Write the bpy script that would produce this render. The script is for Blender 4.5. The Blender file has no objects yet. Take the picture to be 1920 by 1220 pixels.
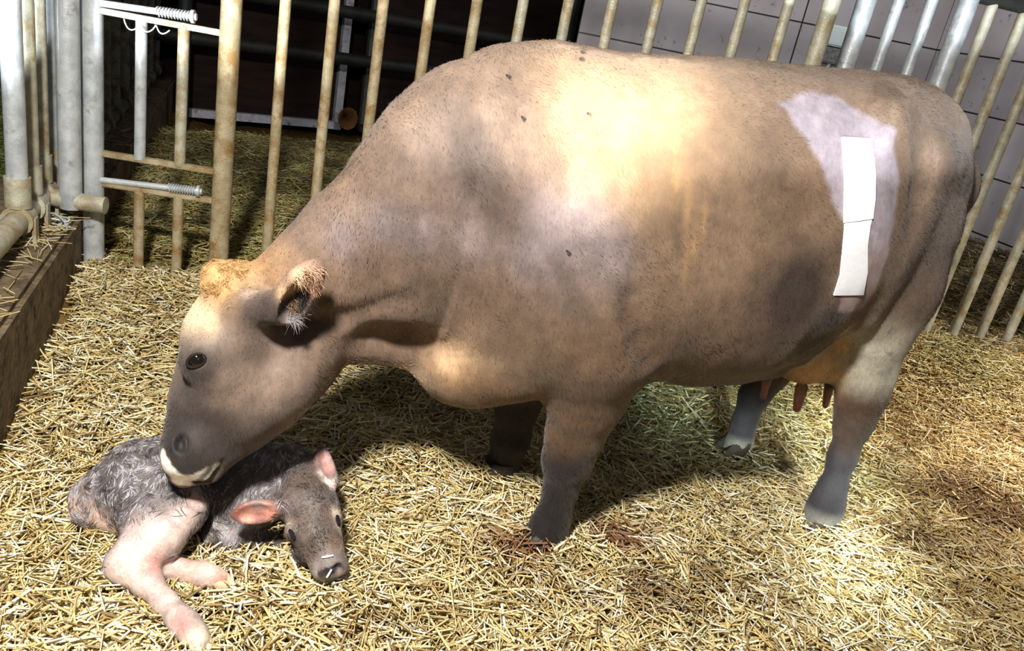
import bpy, bmesh, math, random
import numpy as np
from mathutils import Vector, Matrix

S = bpy.context.scene
COL = S.collection
rng = np.random.default_rng(7)

# ------------------------------------------------------------------ camera
F_PX, CAM_H = 1500.0, 1.45
CX, CY = 960.0, 610.0
NADIR = (207.0, 4329.0)                     # where the plumb lines of the photograph meet
_d = np.array([NADIR[0] - CX, NADIR[1] - CY]); _dn = np.hypot(*_d)
IU = -_d / _dn                              # image direction of "up" (pixels, y down)
IR = np.array([-IU[1], IU[0]])
PITCH = math.atan(F_PX / _dn)
ROLL = math.atan2(IR[1], IR[0])
cp, sp = math.cos(PITCH), math.sin(PITCH)
CAM = np.array([0.0, 0.0, CAM_H])


def ray(px, py):
    o = np.array([px - CX, py - CY]); a = o @ IR / F_PX; b = o @ IU / F_PX
    return np.array([a, cp + b * sp, -sp + b * cp])


def gnd(px, py, z=0.0):
    v = ray(px, py); return CAM + v * (z - CAM_H) / v[2]


def on_plane(px, py, p0, nrm):
    v = ray(px, py); return CAM + v * (((np.asarray(p0) - CAM) @ nrm) / (v @ nrm))


cam_d = bpy.data.cameras.new('camera'); cam = bpy.data.objects.new('camera', cam_d); COL.objects.link(cam)
cam_d.sensor_width = 36.0; cam_d.lens = F_PX * 36.0 / 1920.0; cam_d.clip_start = 0.05; cam_d.clip_end = 60
_r = np.array([1.0, 0, 0]); _u = np.array([0, sp, cp]); _f = np.array([0, cp, -sp])
# image x axis / y axis expressed in the camera's levelled basis
_xa = IR[0] * _r + IU[0] * _u; _ya = -(IR[1] * _r + IU[1] * _u)
cam.matrix_world = Matrix(((_xa[0], _ya[0], -_f[0], 0), (_xa[1], _ya[1], -_f[1], 0), (_xa[2], _ya[2], -_f[2], CAM_H), (0, 0, 0, 1)))
S.camera = cam

# ------------------------------------------------------------------ light and exposure
S.view_settings.view_transform = 'Standard'; S.view_settings.look = 'None'
S.view_settings.gamma = 1.0; S.view_settings.use_curve_mapping = False
S.view_settings.exposure = 0.0
w = bpy.data.worlds.new('barn_air'); S.world = w; w.use_nodes = True
w.node_tree.nodes['Background'].inputs[0].default_value = (0.80, 0.86, 1.0, 1)
w.node_tree.nodes['Background'].inputs[1].default_value = 0.06


def area(name, loc, target, sx, sy, power, color, spread=180.0):
    l = bpy.data.lights.new(name, 'AREA'); l.shape = 'RECTANGLE'; l.size = sx; l.size_y = sy
    l.energy = power; l.color = color; l.spread = math.radians(spread)
    o = bpy.data.objects.new(name, l); COL.objects.link(o); o.location = loc
    o.rotation_euler = (Vector(target) - Vector(loc)).to_track_quat('-Z', 'Y').to_euler()
    return o


area('barn_lamp', (-0.55, 0.15, 2.6), (-0.1, 2.2, 0.2), 0.24, 0.24, 190, (1.0, 0.965, 0.90))
area('fill_light', (1.6, -1.4, 2.7), (0.6, 2.4, 0.5), 0.9, 0.9, 5, (1.0, 0.96, 0.92))  # weak fill, added to soften the shadows
area('side_fill', (3.3, 2.5, 2.6), (2.55, 3.3, 0), 0.35, 0.35, 26, (1.0, 0.95, 0.86), 56)  # added to light the straw at the right, cone kept narrow


def light_beam(name, through, direction, sx, sy, power, color, roll=0.0, spread=3.0, back=4.5):
    """nearly parallel beam added to throw a patch of light; no opening is built"""
    d = Vector(direction).normalized(); o = area(name, Vector(through) - d * back, through, sx, sy, power, color, spread)
    q = d.to_track_quat('-Z', 'Y'); o.rotation_euler = (Matrix.Rotation(roll, 4, d) @ q.to_matrix().to_4x4()).to_euler()
    return o


light_beam('patch_beam', (0.5, 2.6, 2.11), (0, .98, .187), 4.8, 1.6, 38, (0.80, 0.90, 1.0), roll=-.07, spread=1.6)  # wide beam for the bright upper band, source unseen
light_beam('patch_beam', (0.16, 2.0, 1.13 + .25), (0, .98, .187), .31, .5, 6.5, (1.0, 0.93, 0.72), roll=-.3, spread=4)  # stronger narrow beam, added for the bright patch at the shoulder
light_beam('patch_beam', (1.36, 2.72, 0.0), (-.05, .72, -.69), .32, 1.2, 3.4, (0.90, 1.0, 0.94), roll=.38, spread=6, back=3.6)  # beam added to light the hind leg and the straw beside it
light_beam('patch_beam', (0.95, 3.1, 0.05), (.02, .975, -.22), .7, .16, .6, (0.86, 1.0, 0.93), spread=5, back=3.2)  # low weak beam, added to send light under the belly
light_beam('patch_beam', (-1.42, 3.06, 1.52), (.02, .98, .187), 1.0, 1.0, 9.0, (0.86, 0.94, 1.0), spread=2)  # beam added to whiten the gate post and pipes at the left
area('rear_fill', (1.6, 5.4, 2.9), (2.0, 7.2, 1.0), 1.2, .6, 26, (0.97, 0.97, 1.0))  # added to brighten the tiled wall

# ------------------------------------------------------------------ helpers


def lin(c):
    c = np.asarray(c, float) / 255.0
    return np.where(c <= 0.04045, c / 12.92, ((c + 0.055) / 1.055) ** 2.4)


def rgb(*c):
    return tuple(lin(c)) + (1.0,)


def tag(o, label=None, cat=None, group=None, kind=None):
    for k, v in (('label', label), ('category', cat), ('group', group), ('kind', kind)):
        if v: o[k] = v
    return o


def empty(name, loc, label, cat, group=None, kind=None):
    o = bpy.data.objects.new(name, None); COL.objects.link(o); o.location = loc
    o.empty_display_size = 0.05
    return tag(o, label, cat, group, kind)


def link_mesh(name, me, mats, parent=None):
    o = bpy.data.objects.new(name, me); COL.objects.link(o)
    for m in (mats if isinstance(mats, (list, tuple)) else [mats]): me.materials.append(m)
    if parent is not None:
        o.parent = parent
        o.matrix_parent_inverse = Matrix.Translation(parent.location).inverted() if parent.type == 'EMPTY' else Matrix()
    return o


def mesh_np(name, V, Fq, nper, smooth=True, colors=None):
    """V (N,3); Fq (M,nper) ints"""
    me = bpy.data.meshes.new(name)
    V = np.ascontiguousarray(V, np.float32); Fq = np.ascontiguousarray(Fq, np.int32)
    me.vertices.add(len(V)); me.vertices.foreach_set('co', V.ravel())
    me.loops.add(Fq.size); me.loops.foreach_set('vertex_index', Fq.ravel())
    me.polygons.add(len(Fq))
    me.polygons.foreach_set('loop_start', np.arange(0, Fq.size, nper, dtype=np.int32))
    if smooth: me.polygons.foreach_set('use_smooth', np.ones(len(Fq), bool))
    if colors is not None:
        a = me.color_attributes.new('coat', 'FLOAT_COLOR', 'POINT')
        c = np.ones((len(V), 4), np.float32); c[:, :3] = colors
        a.data.foreach_set('color', c.ravel())
    me.update(calc_edges=True); me.validate()
    return me


class MB:
    """collects simple shapes into one mesh"""
    def __init__(s): s.v = []; s.f = []

    def tube(s, pts, r, n=14, caps=True, squash=None):
        pts = [np.asarray(p, float) for p in pts]
        rr = r if isinstance(r, (list, tuple, np.ndarray)) else [r] * len(pts)
        base = len(s.v); up = None
        for i, p in enumerate(pts):
            t = pts[min(i + 1, len(pts) - 1)] - pts[max(i - 1, 0)]; t = t / (np.linalg.norm(t) + 1e-12)
            if up is None:
                up = np.array([0, 0, 1.0]) if abs(t[2]) < .9 else np.array([1.0, 0, 0])
            a = np.cross(t, up); a /= np.linalg.norm(a); b = np.cross(a, t); up = b
            for k in range(n):
                g = 2 * math.pi * k / n
                s.v.append(p + rr[i] * (math.cos(g) * a + math.sin(g) * b))
        for i in range(len(pts) - 1):
            for k in range(n):
                q = base + i * n; k2 = (k + 1) % n
                s.f.append((q + k, q + k2, q + n + k2, q + n + k))
        if caps:
            s.f.append(tuple(base + k for k in range(n))[::-1])
            q = base + (len(pts) - 1) * n
            s.f.append(tuple(q + k for k in range(n)))
        return s

    def box(s, c, ax, ay, az, h):
        c = np.asarray(c, float); base = len(s.v)
        ax, ay, az = [np.asarray(q, float) * k for q, k in zip((ax, ay, az), h)]
        for i in (-1, 1):
            for j in (-1, 1):
                for k in (-1, 1): s.v.append(c + i * ax + j * ay + k * az)
        for f in ((0, 1, 3, 2), (4, 6, 7, 5), (0, 4, 5, 1), (2, 3, 7, 6), (0, 2, 6, 4), (1, 5, 7, 3)):
            s.f.append(tuple(base + q for q in f))
        return s

    def build(s, name, mat, parent=None, smooth=True, bevel=0.0):
        me = bpy.data.meshes.new(name); me.from_pydata([tuple(q) for q in s.v], [], s.f)
        bm = bmesh.new(); bm.from_mesh(me); bmesh.ops.recalc_face_normals(bm, faces=bm.faces)
        if bevel:
            bmesh.ops.bevel(bm, geom=[e for e in bm.edges], offset=bevel, segments=2, affect='EDGES', clamp_overlap=True)
        bm.to_mesh(me); bm.free()
        if smooth:
            me.polygons.foreach_set('use_smooth', np.ones(len(me.polygons), bool))
            try: me.set_sharp_from_angle(angle=math.radians(42))
            except Exception: pass
        return link_mesh(name, me, mat, parent)


# ------------------------------------------------------------------ materials


def new_mat(name):
    m = bpy.data.materials.new(name); m.use_nodes = True
    return m, m.node_tree.nodes, m.node_tree.links, m.node_tree.nodes['Principled BSDF']


def nd(N, t, **kw):
    n = N.new(t)
    for k, v in kw.items():
        if k.startswith('i_'):
            key = k[2:]; n.inputs[int(key) if key.isdigit() else key.replace('_', ' ')].default_value = v
        else: setattr(n, k, v)
    return n


def ramp(N, stops):
    r = N.new('ShaderNodeValToRGB'); e = r.color_ramp.elements
    while len(e) < len(stops): e.new(0.5)
    for q, (p, c) in zip(e, stops): q.position = p; q.color = c if len(c) == 4 else tuple(c) + (1,)
    return r


def noisy(name, c1, c2, scale=8, rough=.7, metal=0.0, bump=.2, bscale=60, stretch=(1, 1, 1), c3=None, t3=.62, s3=14, spec=.5):
    m, N, L, B = new_mat(name)
    tc = nd(N, 'ShaderNodeTexCoord'); mp = nd(N, 'ShaderNodeMapping'); mp.inputs['Scale'].default_value = stretch
    L.new(tc.outputs['Object'], mp.inputs[0])
    n1 = nd(N, 'ShaderNodeTexNoise', i_Scale=scale, i_Detail=6.0, i_Roughness=.65); L.new(mp.outputs[0], n1.inputs['Vector'])
    r = ramp(N, [(.32, c1), (.68, c2)]); L.new(n1.outputs[0], r.inputs[0]); out = r.outputs[0]
    if c3 is not None:
        n3 = nd(N, 'ShaderNodeTexNoise', i_Scale=s3, i_Detail=5.0, i_Roughness=.7); L.new(mp.outputs[0], n3.inputs['Vector'])
        r3 = ramp(N, [(t3 - .09, (0, 0, 0, 1)), (t3 + .09, (1, 1, 1, 1))]); L.new(n3.outputs[0], r3.inputs[0])
        mx = nd(N, 'ShaderNodeMix', data_type='RGBA'); L.new(r3.outputs[0], mx.inputs[0]); L.new(out, mx.inputs[6]); mx.inputs[7].default_value = c3
        out = mx.outputs[2]
    L.new(out, B.inputs['Base Color'])
    B.inputs['Roughness'].default_value = rough; B.inputs['Metallic'].default_value = metal
    B.inputs['Specular IOR Level'].default_value = spec
    if bump:
        n2 = nd(N, 'ShaderNodeTexNoise', i_Scale=bscale, i_Detail=4.0); L.new(mp.outputs[0], n2.inputs['Vector'])
        b = nd(N, 'ShaderNodeBump', i_Strength=bump, i_Distance=.01); L.new(n2.outputs[0], b.inputs['Height']); L.new(b.outputs[0], B.inputs['Normal'])
    return m


def coat_mat(name, rough=.75, nscale=90, stretch=(1, 1, .35), amt=.35, bump=.35, sheen=.25, spec=.25):
    """colour from the 'coat' attribute, broken up by fine hair streaks"""
    m, N, L, B = new_mat(name)
    at = nd(N, 'ShaderNodeAttribute', attribute_name='coat')
    tc = nd(N, 'ShaderNodeTexCoord'); mp = nd(N, 'ShaderNodeMapping'); mp.inputs['Scale'].default_value = stretch
    L.new(tc.outputs['Object'], mp.inputs[0])
    n = nd(N, 'ShaderNodeTexNoise', i_Scale=nscale, i_Detail=5.0, i_Roughness=.7); L.new(mp.outputs[0], n.inputs['Vector'])
    n2 = nd(N, 'ShaderNodeTexNoise', i_Scale=7.0, i_Detail=4.0, i_Roughness=.6); L.new(tc.outputs['Object'], n2.inputs['Vector'])
    r = ramp(N, [(.3, (1 - amt,) * 3), (.7, (1 + amt,) * 3)]); nm = nd(N, 'ShaderNodeTexNoise', i_Scale=28.0, i_Detail=5.0, i_Roughness=.7); L.new(tc.outputs['Object'], nm.inputs['Vector']); L.new(n.outputs[0], r.inputs[0])
    av = nd(N, 'ShaderNodeMath', operation='ADD'); L.new(n2.outputs[0], av.inputs[0]); L.new(nm.outputs[0], av.inputs[1]); hv = nd(N, 'ShaderNodeMath', operation='MULTIPLY'); L.new(av.outputs[0], hv.inputs[0]); hv.inputs[1].default_value = .5
    r2 = ramp(N, [(.36, (.74, .73, .74)), (.64, (1.2, 1.18, 1.16))]); L.new(hv.outputs[0], r2.inputs[0])
    m1 = nd(N, 'ShaderNodeMix', data_type='RGBA', blend_type='MULTIPLY'); m1.inputs[0].default_value = 1; L.new(at.outputs['Color'], m1.inputs[6]); L.new(r.outputs[0], m1.inputs[7])
    m2 = nd(N, 'ShaderNodeMix', data_type='RGBA', blend_type='MULTIPLY'); m2.inputs[0].default_value = 1; L.new(m1.outputs[2], m2.inputs[6]); L.new(r2.outputs[0], m2.inputs[7])
    L.new(m2.outputs[2], B.inputs['Base Color'])
    B.inputs['Roughness'].default_value = rough; B.inputs['Specular IOR Level'].default_value = spec
    B.inputs['Sheen Weight'].default_value = sheen; B.inputs['Sheen Roughness'].default_value = .5
    b = nd(N, 'ShaderNodeBump', i_Strength=bump, i_Distance=.004); L.new(n.outputs[0], b.inputs['Height']); L.new(b.outputs[0], B.inputs['Normal'])
    return m


def attr_mat(name, rough=.6, spec=.4, trans=0.0):
    m, N, L, B = new_mat(name)
    at = nd(N, 'ShaderNodeAttribute', attribute_name='coat'); L.new(at.outputs['Color'], B.inputs['Base Color'])
    B.inputs['Roughness'].default_value = rough; B.inputs['Specular IOR Level'].default_value = spec
    return m


# ------------------------------------------------------------------ signed-distance modelling of the animals


class SDF:
    def __init__(s, lo, hi, h):
        s.lo = np.array(lo, float); s.h = h
        s.n = np.ceil((np.array(hi) - s.lo) / h).astype(int) + 1
        s.ax = [s.lo[i] + h * np.arange(s.n[i]) for i in range(3)]
        s.F = np.full(s.n, 0.3, np.float32)

    def _sl(s, lo, hi):
        r = []
        for i in range(3):
            a = max(0, int(math.floor((lo[i] - s.lo[i]) / s.h))); b = min(s.n[i], int(math.ceil((hi[i] - s.lo[i]) / s.h)) + 1)
            if b <= a: return None, None
            r.append(slice(a, b))
        X, Y, Z = np.meshgrid(*[s.ax[i][r[i]] for i in range(3)], indexing='ij')
        return tuple(r), np.stack([X, Y, Z], -1).astype(np.float32)

    def put(s, fn, lo, hi, k, cut=False):
        m = k + 3 * s.h
        sl, P = s._sl(np.array(lo) - m, np.array(hi) + m)
        if sl is None: return
        d = fn(P).astype(np.float32); A = s.F[sl]
        if cut:
            d = -d; h = np.maximum(k - np.abs(A - d), 0) / k; s.F[sl] = np.maximum(A, d) + h * h * k * .25
        else:
            h = np.maximum(k - np.abs(A - d), 0) / k; s.F[sl] = np.minimum(A, d) - h * h * k * .25

    def cap(s, a, b, ra, rb, k=.04, lat=None, sc=1.0, cut=False):
        a = np.asarray(a, np.float32); b = np.asarray(b, np.float32); ab = b - a; L2 = float(ab @ ab) + 1e-9
        R = max(ra, rb) * max(1, sc)

        def fn(P):
            pa = P - a; t = np.clip((pa @ ab) / L2, 0, 1)[..., None]; q = pa - t * ab
            if lat is not None:
                l = np.asarray(lat, np.float32); q = q + (q @ l)[..., None] * l * (1 / sc - 1)
            return (np.sqrt((q * q).sum(-1)) - (ra + (rb - ra) * t[..., 0])) * min(1.0, sc)
        s.put(fn, np.minimum(a, b) - R, np.maximum(a, b) + R, k, cut)

    def chain(s, pts, k=.04, lat=None, sc=1.0):
        for (a, ra), (b, rb) in zip(pts[:-1], pts[1:]): s.cap(a, b, ra, rb, k, lat, sc)

    def ell(s, c, rad, k=.04, axes=None, cut=False):
        c = np.asarray(c, np.float32); rad = np.asarray(rad, np.float32)
        A = np.eye(3, dtype=np.float32) if axes is None else np.asarray(axes, np.float32)
        R = float(rad.max())

        def fn(P):
            q = (P - c) @ A.T; k0 = np.sqrt(((q / rad) ** 2).sum(-1)); k1 = np.sqrt(((q / rad ** 2) ** 2).sum(-1)) + 1e-6
            return k0 * (k0 - 1) / k1
        s.put(fn, c - R, c + R, k, cut)

    def mesh(s, smooth_it=2):
        F = s.F; ins = F < 0; nx, ny, nz = F.shape
        cells = np.zeros((nx - 1, ny - 1, nz - 1), np.uint8)
        for i in (0, 1):
            for j in (0, 1):
                for k in (0, 1): cells += ins[i:nx - 1 + i, j:ny - 1 + j, k:nz - 1 + k]
        act = (cells > 0) & (cells < 8); idx = np.full(act.shape, -1, np.int32)
        C = np.argwhere(act); idx[act] = np.arange(len(C))
        acc = np.zeros((len(C), 3)); cnt = np.zeros(len(C))
        corner = lambda o: F[C[:, 0] + o[0], C[:, 1] + o[1], C[:, 2] + o[2]]
        for ax in range(3):
            for p in (0, 1):
                for q in (0, 1):
                    o = [p, q]; o.insert(ax, 0); e = list(o); e[ax] = 1
                    fa, fb = corner(o), corner(e); mk = (fa < 0) != (fb < 0)
                    t = np.where(mk, fa / np.where(mk, fa - fb, 1), 0)
                    pt = np.array(o, float)[None] + np.zeros((len(C), 3)); pt[:, ax] = t
                    acc[mk] += pt[mk]; cnt[mk] += 1
        V = s.lo + s.h * (C + acc / cnt[:, None])
        quads = []
        for ax in range(3):
            a1, a2 = [(1, 2), (2, 0), (0, 1)][ax]
            sl0 = [slice(None)] * 3; sl1 = [slice(None)] * 3; sl0[ax] = slice(0, -1); sl1[ax] = slice(1, None)
            i0, i1 = ins[tuple(sl0)], ins[tuple(sl1)]
            E = np.argwhere(i0 != i1); fl = i0[tuple(E.T)]
            ok = (E[:, a1] > 0) & (E[:, a2] > 0) & (E[:, a1] < act.shape[a1]) & (E[:, a2] < act.shape[a2])
            E = E[ok]; fl = fl[ok]
            g = []
            for (d1, d2) in ((1, 1), (0, 1), (0, 0), (1, 0)):
                c = E.copy(); c[:, a1] -= d1; c[:, a2] -= d2; g.append(idx[tuple(c.T)])
            Q = np.stack(g, 1); Q[~fl] = Q[~fl][:, ::-1]; quads.append(Q)
        Q = np.concatenate(quads)
        # light Laplacian polish
        for lam in [.5, -.52] * smooth_it:
            sm = np.zeros_like(V); ct = np.zeros(len(V))
            for i in range(4):
                a, b = Q[:, i], Q[:, (i + 1) % 4]
                np.add.at(sm, a, V[b]); np.add.at(ct, a, 1)
            V = V + lam * (sm / np.maximum(ct, 1)[:, None] - V)
        return V, Q

    def normal(s, P):
        """outward direction at points"""
        g = (P - s.lo) / s.h; out = np.zeros_like(P)
        def tri(q):
            q = np.clip(q, 0, np.array(s.n) - 1.001); i = q.astype(int); f = q - i; r = 0
            for dx in (0, 1):
                for dy in (0, 1):
                    for dz in (0, 1):
                        w_ = (f[:, 0] if dx else 1 - f[:, 0]) * (f[:, 1] if dy else 1 - f[:, 1]) * (f[:, 2] if dz else 1 - f[:, 2])
                        r = r + w_ * s.F[i[:, 0] + dx, i[:, 1] + dy, i[:, 2] + dz]
            return r
        for a in range(3):
            e = np.zeros(3); e[a] = 1; out[:, a] = tri(g + e) - tri(g - e)
        return out / (np.linalg.norm(out, axis=1, keepdims=True) + 1e-9)


def sstep(a, b, x):
    t = np.clip((x - a) / (b - a), 0, 1); return t * t * (3 - 2 * t)


def project(P):
    q = P - CAM; zc = q[:, 1] * cp - q[:, 2] * sp; bb = (q[:, 1] * sp + q[:, 2] * cp) / zc; aa = q[:, 0] / zc
    return np.stack([CX + F_PX * (aa * IR[0] + bb * IU[0]), CY + F_PX * (aa * IR[1] + bb * IU[1])], 1)


def mixc(base, col, wgt):
    return base * (1 - wgt[:, None]) + np.asarray(col)[None] * wgt[:, None]


def vnoise(P, sc, seed=0):
    """smooth value noise 0..1"""
    r = np.random.default_rng(seed); T = r.random((32, 32, 32)); q = P * sc + 100.37; i = np.floor(q).astype(int); f = q - i; f = f * f * (3 - 2 * f); o = 0
    for dx in (0, 1):
        for dy in (0, 1):
            for dz in (0, 1):
                w_ = (f[:, 0] if dx else 1 - f[:, 0]) * (f[:, 1] if dy else 1 - f[:, 1]) * (f[:, 2] if dz else 1 - f[:, 2])
                o = o + w_ * T[(i[:, 0] + dx) % 32, (i[:, 1] + dy) % 32, (i[:, 2] + dz) % 32]
    return o


def strands(name, P, D, length, rad, colors, mat, parent=None, nseg=1, bend=None):
    """three-sided blades: straw stems or hair locks, one mesh. P start, D direction (unit)"""
    n = len(P); up = np.tile([0.0, 0, 1], (n, 1)); up[np.abs(D[:, 2]) > .9] = (1, 0, 0)
    A = np.cross(D, up); A /= np.linalg.norm(A, axis=1, keepdims=True) + 1e-9; B = np.cross(A, D)
    length = np.broadcast_to(length, n)[:, None]; rad = np.broadcast_to(rad, n)[:, None]
    rings = []
    for i in range(nseg + 1):
        t = i / nseg; c = P + D * length * t
        if bend is not None: c = c + bend * (t * t)
        rr = rad if nseg == 1 else rad * (1.0 - .85 * t * t if nseg > 1 else 1)
        for g in (0, 2.094, 4.189): rings.append(c + rr * (math.cos(g) * A + math.sin(g) * B))
    k = 3 * (nseg + 1); V = np.stack(rings, 1).reshape(-1, 3)
    fs = []
    for i in range(nseg):
        for j in range(3):
            fs.append((3 * i + j, 3 * i + (j + 1) % 3, 3 * i + 3 + (j + 1) % 3, 3 * i + 3 + j))
    Fq = (np.arange(n)[:, None, None] * k + np.array(fs)[None]).reshape(-1, 4)
    me = mesh_np(name, V, Fq, 4, smooth=nseg > 1, colors=np.repeat(colors, k, 0))
    return link_mesh(name, me, mat, parent)

# ================================================================== THE SETTING
X3, Y3, Z3 = np.eye(3)
KD = np.array([-.3475, .9377, 0]); KN = np.array([KD[1], -KD[0], 0])          # kerb direction, towards the pen
K0 = np.array([-1.755, 2.94, 0.0]); KERB_H = .35


def kerb_pt(Y, off=0.0, z=0.0):
    t = (Y - K0[1]) / KD[1]; p = K0 + KD * t + KN * off; return np.array([p[0], p[1], z])


FA0 = np.array([0, 3.33, 0]); FAD = np.array([1, .157, 0]); FAD = FAD / np.linalg.norm(FAD); FAN = np.array([FAD[1], -FAD[0], 0])


def FA(px, py): return on_plane(px, py, FA0, FAN)


DP_X, DP_Y = gnd(380, 215, .12)[:2]


def hgt(x, y):
    """height of the bedding"""
    x = np.asarray(x, float); y = np.asarray(y, float)
    P = np.stack([x, y, 0 * x], -1).reshape(-1, 3)
    n = (vnoise(P, 2.3, 3) - .5).reshape(x.shape); n2 = (vnoise(P, 6.0, 4) - .5).reshape(x.shape)
    yf = 3.33 + .157 * x
    heap = .165 * sstep(.75, .05, np.abs(yf - .12 - y)) * sstep(.1, -.9, x)
    kx = K0[0] - .3706 * (y - K0[1]); heap = np.maximum(heap, .10 * sstep(.45, .0, x - kx) * sstep(1.6, 2.6, y))
    back = .16 * sstep(0, .3, y - yf) * sstep(.9, .2, x)
    yd = DP_Y + (x - DP_X) * .75; back = back * (1 - .85 * sstep(-1.3, -.35, y - yd))
    right = .22 * sstep(3.3, 4.2, y) * sstep(.5, 1.6, x) + .18 * sstep(4.4, 5.6, y) * sstep(1.2, 2.2, x)
    mound = .045 * np.exp(-(((x + .38) / .35) ** 2 + ((y - 2.33) / .14) ** 2))
    calm = 1 - .7 * np.exp(-(((x + .75) / .5) ** 2 + ((y - 1.65) / .35) ** 2))
    feet = sum(.035 * np.exp(-(((x - a) / .13) ** 2 + ((y - b) / .13) ** 2)) for a, b in ((.23, 1.99), (.066, 2.297), (1.18, 2.384), (.97, 2.81)))
    return -.018 + np.maximum.reduce([heap, back, right]) + mound + feet + (.055 * n + .03 * n2) * calm


def build_floor():
    gx = np.linspace(-3.6, 5.2, 150); gy = np.linspace(.2, 8.2, 150); A, B = np.meshgrid(gx, gy, indexing='ij')
    V = np.stack([A, B, hgt(A, B)], -1).reshape(-1, 3); i = np.arange(150 * 150).reshape(150, 150)
    Fq = np.stack([i[:-1, :-1], i[1:, :-1], i[1:, 1:], i[:-1, 1:]], -1).reshape(-1, 4)
    m = noisy('bedding_base', rgb(70, 52, 28), rgb(128, 100, 52), scale=16, rough=.95, bump=.8, bscale=70, spec=.1)
    return tag(link_mesh('floor', mesh_np('floor', V, Fq, 4), m), kind='structure')


build_floor()

# kerb of the feed passage
M_CONC = noisy('dirty_concrete', rgb(88, 74, 56), rgb(132, 116, 92), scale=9, rough=.9, bump=.7, bscale=45, c3=rgb(54, 44, 34), t3=.6, s3=17, spec=.2)
mb = MB()
a, b = kerb_pt(.9), kerb_pt(7.6)
mb.box((a + b) / 2 + KN * -.20 + Z3 * .10, KD, KN, Z3, (np.linalg.norm(b - a) / 2, .20, .25))
tag(mb.build('wall_left', M_CONC, bevel=.018), kind='structure')
# passage floor beyond the kerb
mb = MB(); mb.box((a + b) / 2 + KN * -1.4 + Z3 * .11, KD, KN, Z3, (np.linalg.norm(b - a) / 2 + .5, 1.0, .12))
tag(mb.build('floor_passage', noisy('passage_concrete', rgb(58, 62, 44), rgb(92, 96, 70), bump=.3)), kind='structure')
# doorstep under the bars
mb = MB(); mb.box(FA(300, 520) * (1, 1, 0) + np.array([.35, .055, .06]), FAD, FAN, Z3, (.75, .06, .085))
tag(mb.build('trim_1', noisy('sill_concrete', rgb(96, 84, 66), rgb(128, 112, 90), bump=.5), bevel=.02), kind='structure')

# tiled walls
def tile_mat(name, bw, rh):
    m, N, L, B = new_mat(name)
    tc = nd(N, 'ShaderNodeTexCoord'); sx = nd(N, 'ShaderNodeSeparateXYZ'); cb = nd(N, 'ShaderNodeCombineXYZ')
    L.new(tc.outputs['Object'], sx.inputs[0]); L.new(sx.outputs[0], cb.inputs[0]); L.new(sx.outputs[2], cb.inputs[1])
    br = nd(N, 'ShaderNodeTexBrick', offset=0.0, i_Scale=1.0, i_Mortar_Size=.007, i_Brick_Width=bw, i_Row_Height=rh)
    br.inputs['Color1'].default_value = rgb(186, 182, 186); br.inputs['Color2'].default_value = rgb(196, 191, 195); br.inputs['Mortar'].default_value = rgb(40, 36, 34)
    L.new(cb.outputs[0], br.inputs['Vector'])
    n = nd(N, 'ShaderNodeTexNoise', i_Scale=9.0, i_Detail=7.0, i_Roughness=.75); L.new(cb.outputs[0], n.inputs['Vector'])
    r = ramp(N, [(.60, (0, 0, 0, 1)), (.68, (1, 1, 1, 1))]); L.new(n.outputs[0], r.inputs[0])
    n2 = nd(N, 'ShaderNodeTexNoise', i_Scale=1.6, i_Detail=4.0); L.new(cb.outputs[0], n2.inputs['Vector'])
    r2 = ramp(N, [(.35, (.72, .68, .66, 1)), (.7, (1, 1, 1, 1))]); L.new(n2.outputs[0], r2.inputs[0])
    m2 = nd(N, 'ShaderNodeMix', data_type='RGBA', blend_type='MULTIPLY'); m2.inputs[0].default_value = 1; L.new(br.outputs[0], m2.inputs[6]); L.new(r2.outputs[0], m2.inputs[7])
    mx = nd(N, 'ShaderNodeMix', data_type='RGBA'); L.new(r.outputs[0], mx.inputs[0]); L.new(m2.outputs[2], mx.inputs[6]); mx.inputs[7].default_value = rgb(92, 78, 62)
    L.new(mx.outputs[2], B.inputs['Base Color']); B.inputs['Roughness'].default_value = .35
    return m


M_TILE = tile_mat('wall_tile', 1.9, .44)


def wall_panel(name, p, q, h, mat, thick=.08):
    """upright slab from p to q whose face towards the camera is exact"""
    p, q = np.array(p, float), np.array(q, float); d = q - p; ln = np.linalg.norm(d); d /= ln
    bm = bmesh.new(); bmesh.ops.create_cube(bm, size=1.0)
    for v in bm.verts: v.co = ((v.co.x + .5) * ln, (v.co.y + .5) * thick, (v.co.z + .5) * h)
    me = bpy.data.meshes.new(name); bm.to_mesh(me); bm.free()
    o = link_mesh(name, me, mat); o.location = p; o.rotation_euler = (0, 0, math.atan2(d[1], d[0])); return o


PB = gnd(1850, 465, .36); wd = KD
hr = ray(1757, 90); hr = hr / hr[1]
A_ = np.array([[wd[0], -hr[0]], [wd[1], -hr[1]]]); t_, s_ = np.linalg.solve(A_, -PB[:2]); CORNER = np.array([hr[0] * s_, s_, 0])
lx = ray(1084, 60); BACK_L = np.array([lx[0] / lx[1] * CORNER[1], CORNER[1] - .05, 0])
tag(wall_panel('wall_back', BACK_L, CORNER, 2.9, M_TILE), kind='structure')
tag(wall_panel('wall_right', CORNER, CORNER - wd * 5.2, 2.9, M_TILE), kind='structure')

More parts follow.
